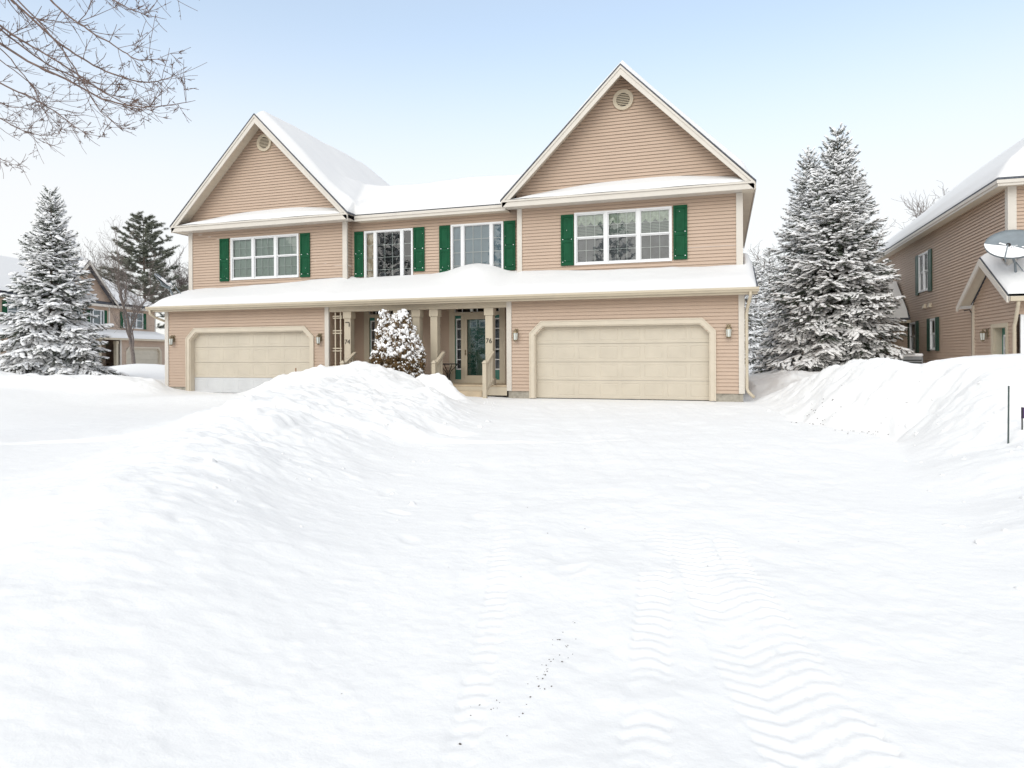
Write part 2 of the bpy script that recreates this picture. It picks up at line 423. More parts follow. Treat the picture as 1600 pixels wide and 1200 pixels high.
def lantern(x, y, z, label, group, face='y', m='brass'):
    """coach lantern hung on a wall: (x,y) on the wall, z = centre; face 'y' looks to -Y, 'x' to -X"""
    t = thing('wall_lantern', (x, y, z - 0.16), label, 'lantern', group)
    def fr(s, zz, d): return (x + s, y - d, z + zz) if face == 'y' else (x - d, y - s, z + zz)
    b = MB(); b.mbox(fr, -0.055, 0.055, 0.005, 0.035, -0.05, 0.2); b.build('back_plate', m, t, bevel=0.006)
    a = MB(); a.tube([fr(0, 0.09, 0.03), fr(0, 0.16, 0.06), fr(0, 0.19, 0.11), fr(0, 0.165, 0.15)], 0.011, 6); a.build('arm', m, t, True)
    cx, cy, cz = fr(0, 0, 0.14)
    c = MB(); c.lathe((cx, cy, cz), [(0.005, 0.175), (0.02, 0.165), (0.03, 0.14), (0.075, 0.105), (0.088, 0.075), (0.084, 0.07)][::-1], 6); c.build('lantern_cap', m, t)
    g = MB(); g.lathe((cx, cy, cz), [(0.055, -0.13), (0.07, 0.07)], 6); gl = g.build('lantern_glass', 'lantern_glass', t)
    f = MB(); f.lathe((cx, cy, cz), [(0.02, -0.175), (0.05, -0.15), (0.065, -0.13)], 6)
    for k in range(6):
        q = k * math.pi / 3; f.tube([(cx + .058 * math.cos(q), cy + .058 * math.sin(q), cz - .13), (cx + .074 * math.cos(q), cy + .074 * math.sin(q), cz + .075)], 0.006, 4)
    f.build('lantern_frame', m, t)
    return t
def vnoise(X, Y, seed):
    rs = np.random.RandomState(seed); G = rs.rand(256, 256)
    xi = np.floor(X).astype(int); yi = np.floor(Y).astype(int); fx = X - xi; fy = Y - yi
    fx = fx * fx * fx * (fx * (fx * 6 - 15) + 10); fy = fy * fy * fy * (fy * (fy * 6 - 15) + 10)
    g = lambda a, b: G[(xi + a) % 256, (yi + b) % 256]
    return (g(0, 0) * (1 - fx) + g(1, 0) * fx) * (1 - fy) + (g(0, 1) * (1 - fx) + g(1, 1) * fx) * fy - .5
def fbm(X, Y, sc, oc, seed, gain=.5):
    z = 0; a = 1
    for o in range(oc):
        c, s = math.cos(o * 1.1 + seed), math.sin(o * 1.1 + seed)
        z = z + a * vnoise((X * c - Y * s) * sc + 31.7 * o, (X * s + Y * c) * sc + 17.3 * o, seed + o); sc *= 2.03; a *= gain
    return z

# ------------------------------------------------------------------ main house
H = thing('townhouse', (-9.0, 0, 0), 'tan duplex townhouse with two tall front gables, green shutters and a snowy porch roof', 'house')
XL, XR, IL, IR = -18.53, 0.52, -12.0, -6.0          # outer walls and inner faces of the two garage blocks
YU, YM, YP = 1.1, 1.4, 1.4                          # upper gable wall, middle upper wall, porch wall
ZB, ZG = 0.2, 2.8                                   # siding bottom, lower soffit
def wall(name, fr, poly, ops=(), parent=None, back=None):
    mb = MB(); siding(mb, fr, poly, ops)
    return mb.build(name, 'siding', parent or H)
def corner_board(x0, x1, y, z0, z1, pr=0.05):
    MB().box(x0, x1, y - pr, y + 0.03, z0, z1).build('corner_board', 'trim_pale', H, bevel=0.004)
F0, FU, FM_ = frame_y(0), frame_y(YU), frame_y(YM)
# garage block fronts: left door 4.83 wide, right door 4.87 wide
GL0, GL1, GR0, GR1 = -17.50, -12.68, -5.19, -0.325
DZ = 2.075
for (a, b, g0, g1, nm) in ((XL, IL, GL0, GL1, 'L'), (IR, XR, GR0, GR1, 'R')):
    # the upper chamfer corners of the opening keep their siding behind the frame
    wall('garage_wall', F0, [(a, ZB), (b, ZB), (b, ZG), (a, ZG)], [(g0 - 0.08, g1 + 0.08, -1, 1.78), (g0 + 0.0, g1 - 0.0, 1.7, 1.86), (g0 + 0.11, g1 - 0.11, 1.8, 1.96), (g0 + 0.2, g1 - 0.2, 1.9, DZ + 0.08)])
    corner_board(a - 0.02, a + 0.13, 0, ZB, ZG); corner_board(b - 0.13, b + 0.02, 0, ZB, ZG)
    for p, q in ((a + .02, g0 - .12), (g1 + .12, b - .02)): MB().box(p, q, 0.01, 0.2, -0.4, ZB - 0.002).build('foundation', 'concrete', H)
garage_door(H, F0, GL0, GL1, 0.0, DZ, 0.26, True, 'garage door with a white bottom section')
garage_door(H, F0, GR0, GR1, 0.0, DZ, 0.26)
# side and back walls
DEP = 11.0
wall('side_wall', frame_xm(XL), [(-DEP, ZB), (0, ZB), (0, ZG + 0.2), (-1.1, ZG + 0.9), (-1.1, 5.75), (-DEP, 5.75)])
wall('side_wall', frame_xp(XR), [(0, ZB), (DEP, ZB), (DEP, 5.75), (1.1, 5.75), (1.1, ZG + 0.9), (0, ZG + 0.2)])
wall('back_wall', frame_yb(DEP), [(-XR, ZB), (-XL, ZB), (-XL, 5.75), (-XR, 5.75)])
wall('return_wall', frame_xp(IL), [(0.03, ZB), (YP, ZB), (YP, ZG), (0.03, ZG)])
wall('return_wall', frame_xm(IR), [(-YP, ZB), (-0.03, ZB), (-0.03, ZG), (-YP, ZG)])
wall('return_wall', frame_xp(IL), [(YU, 3.0), (YM, 3.0), (YM, 5.9), (YU, 5.9)])
wall('return_wall', frame_xm(IR), [(-YM, 3.0), (-YU, 3.0), (-YU, 5.9), (-YM, 5.9)])
# upper walls with their windows
WL = (-16.69, -13.87, 3.95, 5.45); WR = (-4.23, -1.385, 3.92, 5.49)
M1 = (-11.50, -9.70, 3.62, 5.43); M2 = (-8.35, -6.57, 3.62, 5.45)
sh = lambda w: (w[0] + .03, w[1] - .03, w[2] + .03, w[3] - .03)
wall('upper_wall', FU, [(XL, 3.2), (IL, 3.2), (IL, 5.75), (XL, 5.75)], [sh(WL)])
wall('upper_wall', FU, [(IR, 3.2), (XR, 3.2), (XR, 5.75), (IR, 5.75)], [sh(WR)])
wall('upper_wall', FM_, [(IL, 3.2), (IR, 3.2), (IR, 5.80), (IL, 5.80)], [sh(M1), sh(M2)])
sw = [(1, 'sash', 3, 4)] * 3
window(H, FU, *WL, sw, None, 'blind')
window(H, FU, *WR, sw, 'white triple window with scalloped valances', 'valance')
pw = [(0.21, 'fixed', 1, 4), (0.62, 'fixed', 3, 4), (0.21, 'fixed', 1, 4)]
window(H, FM_, *M1, pw, 'white picture window with a beige curtain on its left side', ['curtain_beige', 'room_dark', 'room_dark'])
window(H, FM_, *M2, pw, 'white picture window, half buried by a hump of snow', 'reflected_sky_grey')
for fr, a, b, z0, z1 in ((FU, -17.16, -16.77, 3.92, 5.445), (FU, -13.80, -13.42, 3.94, 5.445), (FU, -4.64, -4.25, 3.92, 5.45), (FU, -1.345, -0.955, 3.95, 5.50),
                         (FM_, -11.87, -11.53, 3.9, 5.425), (FM_, -9.67, -9.28, 4.0, 5.44), (FM_, -8.75, -8.38, 3.9, 5.435), (FM_, -6.545, -6.17, 3.9, 5.45)):
    shutter(H, fr, a, b, z0, z1)
for a, b in ((XL - .02, XL + .15), (IL - .15, IL + .02), (IR - .02, IR + .13), (XR - .16, XR + .02)): corner_board(a, b, YU, 3.3, 5.73)

# gables, roofs, eaves
CXL, CXR, HW, APEX, EAVE, SL = -15.25, -2.76, 3.63, 9.55, 5.92, 1.0
YF = 0.55                                            # rake plane
def roof_z(dx): return APEX - SL * abs(dx)
for cx in (CXL, CXR):
    xl, xr = (XL, IL) if cx == CXL else (IR, XR)
    az = APEX - 0.16
    wall('gable_wall', FU, [(cx - 3.29, 5.95), (cx + 3.29, 5.95), (cx + 3.29, APEX - .093 - 3.29), (cx, APEX - .093), (cx - 3.29, APEX - .093 - 3.29)])
    r = MB(); s = MB(); ks = {-1: MB(), 1: MB()}
    for sg in (-1, 1):
        e = [(cx + sg * HW, EAVE), (cx, APEX), (cx, APEX - 0.05), (cx + sg * HW, EAVE - 0.05)]
        if sg < 0: e = e[::-1]
        r.prism([(x, YF - 0.03, z) for x, z in e], [(x, 7.65 if abs(x - cx) < .1 else 11.25, z) for x, z in e])
        e2 = [(cx + sg * (HW - .03), EAVE - 0.054 + .03), (cx, APEX - 0.054), (cx, APEX - 0.09), (cx + sg * (HW - .03), EAVE - 0.09 + .03)]
        if sg < 0: e2 = e2[::-1]
        s.prism([(x, YF + 0.04, z) for x, z in e2], [(x, YU - 0.002, z) for x, z in e2])
        # panel joints of the soffit
        n = 22; k = ks[sg]
        for i in range(1, n):
            t = i / n; x = cx + sg * (HW - .03) * t; z = APEX - 0.0905 - SL * abs(x - cx)
            k.prism([(x, YF + .045, z - .0005), (x + .006 * sg, YF + .045, z - .0065), (x + .006 * sg, YF + .045, z - .008), (x, YF + .045, z - .004)],
                    [(x, YU - .01, z - .0005), (x + .006 * sg, YU - .01, z - .0065), (x + .006 * sg, YU - .01, z - .008), (x, YU - .01, z - .004)])
        # rake board, two steps
        w = 0.27
        e3 = [(cx + sg * (HW - 0.02), EAVE - 0.052), (cx, APEX - 0.052), (cx, APEX - 0.052 - w), (cx + sg * (HW - 0.02 - 0.02), EAVE - 0.05 - 0.2)]
        if sg < 0: e3 = e3[::-1]
        k2 = MB(); k2.prism([(x, YF, z) for x, z in e3], [(x, YF + .035, z) for x, z in e3])
        e4 = [(cx + sg * (HW - 0.02), EAVE - 0.052), (cx, APEX - 0.052), (cx, APEX - 0.13), (cx + sg * (HW - 0.02), EAVE - 0.13)]
        if sg < 0: e4 = e4[::-1]
        k2.prism([(x, YF - .022, z) for x, z in e4], [(x, YF - .001, z) for x, z in e4])
        k2.build('rake_board', 'trim_pale', H)
    # back hip of the block
    r.face([(cx - HW, 11.25, EAVE), (cx, 7.65, APEX), (cx + HW, 11.25, EAVE)][::-1])
    ro = r.build('roof', 'shingle', H)
    s.build('soffit', 'soffit', ro); [q.build('soffit_joint', 'trim_tan', ro) for q in ks.values()]
    # pent roof across the gable foot: fascia, gutter lip, sloping bed
    p = MB()
    p.box(cx - HW + .06, cx + HW - .06, YF + .037, YU - .005, 5.735, 5.75)
    p.box(cx - HW + .05, cx + HW - .05, YF - .0, YF + .036, 5.70, 5.845)
    p.box(cx - HW + .045, cx + HW - .045, YF - .03, YF + .02, 5.848, 5.90)
    p.build('gable_fascia', 'trim_pale', H)
    b = MB(); b.prism([(cx - HW + .3, YF + .03, 5.90), (cx - HW + .3, YU, 6.08), (cx - HW + .3, YU, 5.93)], [(cx + HW - .3, YF + .03, 5.90), (cx + HW - .3, YU, 6.08), (cx + HW - .3, YU, 5.93)])
    b.face([(cx - HW + .04, YF - .02, 5.904), (cx + HW - .04, YF - .02, 5.904), (cx + HW - .04, YF + .06, 5.914), (cx - HW + .04, YF + .06, 5.914)])
    pr = b.build('pent_roof', 'shingle', H)
    # snow heaped on the pent roof: highest in the right half, thin at both ends
    nx, ny = 60, 8; V = []; Fc = []
    for i in range(nx + 1):
        t = i / nx; x = cx - HW + .16 + (2 * HW - .32) * t
        hw = 0.10 + 0.40 * math.sin(math.pi * min(1, t * 0.92 + .02)) ** 0.75 * (0.72 + 0.28 * t)
        hw = max(0.03, hw) * min(1, (t + .02) * 9) * min(1, (1.02 - t) * 16)
        for j in range(ny + 1):
            q = j / ny; y = YF - .01 + (YU - .02 - YF) * q
            z = 5.915 + hw * (0.22 * min(1, q * 6) ** .6 + 0.78 * q ** .9) + 0.006 * math.sin(i * .31 + j * .2)
            V.append((x, y, z if 0 < i < nx else 5.915))
    for i in range(nx):
        for j in range(ny):
            a = i * (ny + 1) + j; Fc.append((a, a + ny + 1, a + ny + 2, a + 1))
    npmesh('snow', V, [np.array(Fc)], 'snow_roof', pr, True, org=ORG[H.name])
    # side eaves
    for sg in (-1, 1):
        if (cx == CXL) != (sg < 0): 
            # inner eave only in front of the middle wall
            continue
        xa = cx + sg * HW; xw = xl if sg < 0 else xr
        e = MB(); lo, hi = min(xa - sg * .04, xw), max(xa - sg * .04, xw)
        e.box(lo, hi, YF + .04, 11.2, 5.72, 5.734); e.build('soffit', 'soffit', ro)
        e = MB(); e.box(min(xa, xa - sg * .03), max(xa, xa - sg * .03), YF + .03, 11.25, 5.70, EAVE - .09); e.build('eave_fascia', 'trim_pale', H)
    # round louvred vent
    vz = 8.70
    v = MB(); fr = FU
    N = 40
    for (r0, r1, d0, d1) in ((0.30, 0.235, 0.0, 0.07), (0.245, 0.20, 0.0, 0.06)):
        for i in range(N):
            a0, a1 = 2 * math.pi * i / N, 2 * math.pi * (i + 1) / N
            q = [(cx + r0 * math.cos(a0), vz + r0 * math.sin(a0)), (cx + r0 * math.cos(a1), vz + r0 * math.sin(a1)), (cx + r1 * math.cos(a1), vz + r1 * math.sin(a1)), (cx + r1 * math.cos(a0), vz + r1 * math.sin(a0))]
            v.prism([fr(s_, z, d0) for s_, z in q], [fr(s_, z, d1) for s_, z in q])
    vo = v.build('gable_vent', 'trim_tan', H)
    lv = MB(); bk = MB()
    bk.face([fr(cx + .22 * math.cos(2 * math.pi * i / N), vz + .22 * math.sin(2 * math.pi * i / N), 0.036) for i in range(N)])
    for i in range(7):
        z = vz - .165 + .05 * i; w = math.sqrt(max(.001, .205 ** 2 - (z + .01 - vz) ** 2))
        lv.prism([fr(cx - w, z, .062), fr(cx - w, z + .028, .044), fr(cx - w, z + .033, .05), fr(cx - w, z + .006, .068)], [fr(cx + w, z, .062), fr(cx + w, z + .028, .044), fr(cx + w, z + .033, .05), fr(cx + w, z + .006, .068)])
    lv.build('louvre', 'trim_tan', vo); bk.build('vent_screen', 'iron', vo)

# middle roof between the gables
r = MB(); MY0, MY1, MZ1 = 0.97, 4.2, 7.45
r.prism([(-13.2, MY0, EAVE), (-13.2, MY1, MZ1), (-13.2, MY1, MZ1 - .08), (-13.2, MY0, EAVE - .04)], [(-4.8, MY0, EAVE), (-4.8, MY1, MZ1), (-4.8, MY1, MZ1 - .08), (-4.8, MY0, EAVE - .04)])
r.prism([(-13.2, MY1, MZ1), (-13.2, 11.25, EAVE), (-13.2, 11.25, EAVE - .07), (-13.2, MY1, MZ1 - .08)], [(-4.8, MY1, MZ1), (-4.8, 11.25, EAVE), (-4.8, 11.25, EAVE - .07), (-4.8, MY1, MZ1 - .08)])
mro = r.build('roof', 'shingle', H)
e = MB(); e.box(CXL + HW - .02, CXR - HW + .02, MY0, MY0 + .04, 5.70, 5.872); e.box(CXL + HW - .01, CXR - HW + .01, MY0 - .03, MY0 - .001, 5.79, 5.876)
e.build('eave_fascia', 'trim_pale', H)
MB().box(CXL + HW - .04, CXR - HW + .04, MY0 + .041, YM - .005, 5.72, 5.735).build('soffit', 'soffit', mro)

# one blanket of snow over the upper roofs
def blanket(name, xs, ys, zf, mask, m, parent, org, zb=None):
    X, Y = np.meshgrid(xs, ys, indexing='ij'); Z = zf(X, Y); K = mask(X, Y)
    V = np.stack([X, Y, Z], -1).reshape(-1, 3); ny = len(ys)
    I, J = np.meshgrid(np.arange(len(xs) - 1), np.arange(ny - 1), indexing='ij'); a = (I * ny + J)
    k = K[:-1, :-1] & K[1:, :-1] & K[1:, 1:] & K[:-1, 1:]
    a = a[k]; Fq = np.stack([a, a + ny, a + ny + 1, a + 1], -1)
    use = np.zeros(len(V), bool); use[Fq.ravel()] = True; re = np.cumsum(use) - 1
    V2, F2 = V[use], re[Fq]
    if zb is not None:                     # close the edge of the sheet down to the roof
        E = np.concatenate([F2[:, [0, 1]], F2[:, [1, 2]], F2[:, [2, 3]], F2[:, [3, 0]]]); key = np.sort(E, 1); key = key[:, 0].astype(np.int64) * len(V2) + key[:, 1]
        uq, inv, cnt = np.unique(key, return_inverse=True, return_counts=True); B_ = E[cnt[inv] == 1]
        lo = V2.copy(); lo[:, 2] = np.minimum(V2[:, 2] - .002, zb(V2[:, 0], V2[:, 1])); nV = len(V2)
        bi = np.unique(B_); mp = np.full(nV, -1); mp[bi] = nV + np.arange(len(bi)); V2 = np.concatenate([V2, lo[bi]])
        F2 = np.concatenate([F2, np.stack([B_[:, 1], B_[:, 0], mp[B_[:, 0]], mp[B_[:, 1]]], -1)])
    return npmesh(name, V2, [F2], m, parent, True, org=org)
def sstep(a, b, x):
    t = np.clip((x - a) / (b - a), 0, 1); return t * t * (3 - 2 * t)
def gz(X, Y, cx):
    z = APEX - SL * np.abs(X - cx)
    hip = EAVE + (11.25 - Y)
    z = np.minimum(z, hip)
    return np.where(np.abs(X - cx) <= HW + .01, z, -9)
def zup(X, Y, low=False):
    mid = np.where((X > -13.2) & (X < -4.8), np.minimum(EAVE + (Y - MY0) * (MZ1 - EAVE) / (MY1 - MY0), MZ1 - (Y - MY1) * 0.215), -9)
    b = np.maximum(np.maximum(gz(X, Y, CXL), gz(X, Y, CXR)), mid)
    if low: return b + .002
    inmid = mid >= b - 1e-6
    ing = (np.abs(X - CXL) < HW + .12) | (np.abs(X - CXR) < HW + .12)
    tf = np.where(ing, sstep(YF - .02, YF + .5, Y), .25 + .75 * sstep(MY0 - .05, MY0 + .35, Y))
    te = sstep(0, .35, CXR + HW - X) * sstep(0, .35, X - CXL + HW)
    # soften valleys with drifted snow
    gl = np.maximum(gz(X, Y, CXL), gz(X, Y, CXR)); val = np.exp(-((gl - mid) / 0.5) ** 2) * 0.12 * (mid > 0)
    tk = (0.015 + 0.24 * tf * te) * np.where(inmid, 1.0, 1.15) + val * tf
    return b + tk + (.05 * fbm(X, Y, .8, 3, 5) + .015 * np.sin(X * 1.7 + Y * .9)) * tf * te
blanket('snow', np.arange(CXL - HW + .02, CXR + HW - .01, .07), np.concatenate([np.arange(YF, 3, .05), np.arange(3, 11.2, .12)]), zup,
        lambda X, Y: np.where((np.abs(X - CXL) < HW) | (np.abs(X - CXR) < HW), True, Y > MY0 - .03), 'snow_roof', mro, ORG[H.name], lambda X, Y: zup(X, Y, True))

# porch roof: shed across the whole front
PX0, PX1, PY0, PZ0, PS = -18.87, 0.86, -0.42, 2.965, 0.33
r = MB()
zt = lambda y: PZ0 + (y - PY0) * PS
for a, b, y1 in ((PX0, IL, YU), (IL, IR, YM), (IR, PX1, YU)):
    r.prism([(a, PY0, zt(PY0)), (a, y1, zt(y1)), (a, y1, zt(y1) - .06), (a, PY0, zt(PY0) - .06)], [(b, PY0, zt(PY0)), (b, y1, zt(y1)), (b, y1, zt(y1) - .06), (b, PY0, zt(PY0) - .06)])
for a, b in ((PX0, XL - .02), (XR + .02, PX1)):
    r.prism([(a, YU, zt(YU)), (a, 2.2, zt(2.2)), (a, 2.2, zt(2.2) - .06), (a, YU, zt(YU) - .06)], [(b, YU, zt(YU)), (b, 2.2, zt(2.2)), (b, 2.2, zt(2.2) - .06), (b, YU, zt(YU) - .06)])
pro = r.build('porch_roof', 'shingle', H)
s = MB(); s.box(PX0 + .03, PX1 - .03, PY0 + .045, -0.002, 2.80, 2.815); s.box(IL + .01, IR - .01, 0, YP - .004, 2.82, 2.835)
s.build('soffit', 'soffit', pro)
b = MB(); b.box(PX0 + .02, PX1 - .02, PY0, PY0 + .04, 2.78, 2.90); b.build('eave_fascia', 'trim_tan', H)
for a, bb in ((PX0, PX0 + .03), (PX1 - .03, PX1)):
    k = MB(); k.prism([(a, PY0 + .041, 2.78), (a, PY0 + .041, zt(PY0) - .065), (a, YU, zt(YU) - .065), (a, YU, zt(YU) - .25)], [(bb, PY0 + .041, 2.78), (bb, PY0 + .041, zt(PY0) - .065), (bb, YU, zt(YU) - .065), (bb, YU, zt(YU) - .25)])
    k.build('rake_board', 'trim_pale', H)
# gutter: open K profile with end caps
g = MB(); prof = [(-.005, .0), (-.075, .0), (-.10, .045), (-.125, .06), (-.125, .115), (-.115, .115), (-.115, .067), (-.092, .052), (-.07, .008), (-.005, .008)]
n = len(prof); P0 = [(PX0 - .02, PY0 + y, 2.835 + z) for y, z in prof]; P1 = [(PX1 + .02, PY0 + y, 2.835 + z) for y, z in prof]
for i in range(n - 1): g.face([P0[i], P1[i], P1[i + 1], P0[i + 1]])
for P, q in ((P0, 1), (P1, -1)):
    c = [(P[0][0], PY0 - .005, 2.95), P[0], P[1], P[2], P[3], P[4]]; g.face(c[::q])
g.build('gutter', 'trim_tan', H)
# snow on it, drifting against the walls
hx = np.array([-18.9, -18.2, -16.5, -14.5, -12.6, -11.5, -10, -8.9, -8.3, -7.75, -7.3, -6.9, -6.3, -5.5, -4, -2, 0, .52, .9])
hz = np.array([3.66, 3.70, 3.74, 3.80, 3.88, 3.92, 3.90, 3.93, 4.02, 4.13, 4.15, 4.05, 3.90, 3.83, 3.79, 3.76, 3.74, 3.74, 3.76])
hxs = np.linspace(-18.9, .9, 200); hzs = np.convolve(np.pad(np.interp(hxs, hx, hz), 4, 'edge'), np.ones(9) / 9, 'valid')
def zpo(X, Y):
    wz = np.interp(X, hxs, hzs); mid = sstep(IL - .2, IL + .3, X) * (1 - sstep(IR - .3, IR + .2, X)); yw = YU + (YM - YU) * mid
    q = np.clip((Y - PY0) / (yw - PY0), 0, 1.5)
    lip = PZ0 + .02 + .02 * fbm(X, Y * 0, .9, 3, 9)
    z = lip + 0.17 * (1 - np.exp(-q * 14)) + (wz - lip - .17) * q ** 1.05
    z = np.where(q > 1, wz + (Y - yw) * .42, z)
    hump = 0.10 * np.exp(-((X + 7.4) / .8) ** 2) * np.exp(-((q - .75) / .3) ** 2)
    e = sstep(-.02, .28, X - PX0) * sstep(-.02, .2, PX1 - X)
    base = PZ0 + (Y - PY0) * PS
    return base + .01 + (z + hump - base - .01) * e + (.03 * fbm(X, Y, 1.2, 3, 15) + .008 * np.sin(X * 2.3)) * e * np.clip(q * 4, 0, 1)
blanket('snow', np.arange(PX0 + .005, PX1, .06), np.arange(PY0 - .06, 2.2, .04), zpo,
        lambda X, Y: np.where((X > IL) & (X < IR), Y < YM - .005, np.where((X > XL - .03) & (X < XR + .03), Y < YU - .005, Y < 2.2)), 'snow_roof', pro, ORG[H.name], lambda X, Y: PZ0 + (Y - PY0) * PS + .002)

# downspouts
d = MB(); d.tube([(XR + .15, PY0 - .06, 2.85), (XR + .15, PY0 - .06, 2.72), (XR + .09, -.07, 2.45), (XR + .07, -.07, 2.3), (XR + .07, -.07, .35), (XR + .1, -.09, .26), (XR + .24, -.2, .12)], 0.042, 8)
d.build('downspout', 'trim_tan', H, True)
d = MB(); d.tube([(PX0 + .12, PY0 - .06, 2.85), (PX0 + .12, PY0 - .06, 2.72), (PX0 + .2, -.35, 2.6), (XL - .07, .12, 2.45), (XL - .07, .16, 2.3), (XL - .07, .16, .1)], 0.042, 8)
d.build('downspout', 'trim_tan', H, True)

# porch: deck, beam, columns, railings
PD = 0.36
m = MB(); m.box(IL + .01, IR - .01, 0.03, YP - .002, PD - .05, PD); m.build('porch_deck', 'deck', H)
m = MB(); m.box(IL + .03, IR - .03, 0.0, 0.028, 0.06, PD - .055); m.build('deck_skirt', 'trim_tan', H)
m = MB(); m.box(IL + .02, IR - .02, -.02, .2, 2.64, 2.798); m.box(IL + .02, IR - .02, -.035, -.021, 2.74, 2.796); m.build('porch_beam', 'trim_tan', H)
for sx in (-11.33, -9.56, -8.94, -8.35, -6.58):
    c = MB(); w = .115
    c.box(sx - w, sx + w, .0, 2 * w, PD, 2.42); c.box(sx - w - .03, sx + w + .03, -.03, 2 * w + .03, 2.42, 2.635); c.box(sx - w - .025, sx + w + .025, -.025, 2 * w + .025, PD + .001, PD + .2)
    co = c.build('porch_column', 'trim_tan', H, bevel=.006)
    num = {-11.33: '74', -6.58: '76'}.get(sx)
    if num:
        tcu = bpy.data.curves.new('house_number', 'FONT'); tcu.body = num; tcu.size = .2; tcu.extrude = .006; tcu.align_x = 'CENTER'; tcu.resolution_u = 3
        tcu.materials.append(MATS['number_black'])
        to = bpy.data.objects.new('house_number', tcu); COL.objects.link(to)
        me = bpy.data.meshes.new_from_object(to.evaluated_get(bpy.context.evaluated_depsgraph_get())); bpy.data.objects.remove(to)
        me.name = 'house_number'
        me.materials.clear(); me.materials.append(MATS['number_black'])
        to = bpy.data.objects.new('house_number', me); COL.objects.link(to)
        to.parent = co; to.location = (sx - H.location.x - .0, -.008, 1.62 if num == '74' else 1.60); to.rotation_euler = (math.pi / 2, 0, 0); to['label'] = 'dark house number ' + num
        if num == '74':
            kk = MB(); kk.tube([(sx - .06, -.02, 2.30), (sx + .07, -.02, 2.30), (sx + .08, -.025, 2.27), (sx + .08, -.03, 2.16)], .012, 6); kk.build('hook', 'number_black', co)
for sx, ty in ((-11.05, 0), (-8.02, 0), (-6.45, 0)):
    r = MB(); w = .055
    y0 = -.72
    r.box(sx - w, sx + w, y0 - w, y0 + w, -.3, 1.02); r.prism([(sx - w - .02, y0 - w - .02, 1.02), (sx + w + .02, y0 - w - .02, 1.02), (sx + w + .02, y0 + w + .02, 1.02), (sx - w - .02, y0 + w + .02, 1.02)],
            [(sx - .02, y0 - .02, 1.1), (sx + .02, y0 - .02, 1.1), (sx + .02, y0 + .02, 1.1), (sx - .02, y0 + .02, 1.1)])
    r.prism([(sx - .05, y0 + w, .94), (sx - .05, -.03, 1.28), (sx - .05, -.03, 1.36), (sx - .05, y0 + w, 1.02)], [(sx + .05, y0 + w, .94), (sx + .05, -.03, 1.28), (sx + .05, -.03, 1.36), (sx + .05, y0 + w, 1.02)])
    r.prism([(sx - .03, y0 + w, .16), (sx - .03, -.03, .46), (sx - .03, -.03, .54), (sx - .03, y0 + w, .24)], [(sx + .03, y0 + w, .16), (sx + .03, -.03, .46), (sx + .03, -.03, .54), (sx + .03, y0 + w, .24)])
    for i in range(4):
        y = y0 + w + .12 + i * .13; z = .2 + (y - y0 - w) * .5; r.box(sx - .018, sx + .018, y - .018, y + .018, z, z + .76)
    r.build('handrail', 'trim_tan', H)
# porch steps under the snow
for x0 in (-11.4, -8.0):
    for i in range(2): MB().box(x0, x0 + 1.3, -.32 * (i + 1), -.32 * i - .002, -.3, PD - .17 * (i + 1)).build('porch_step', 'deck', H)

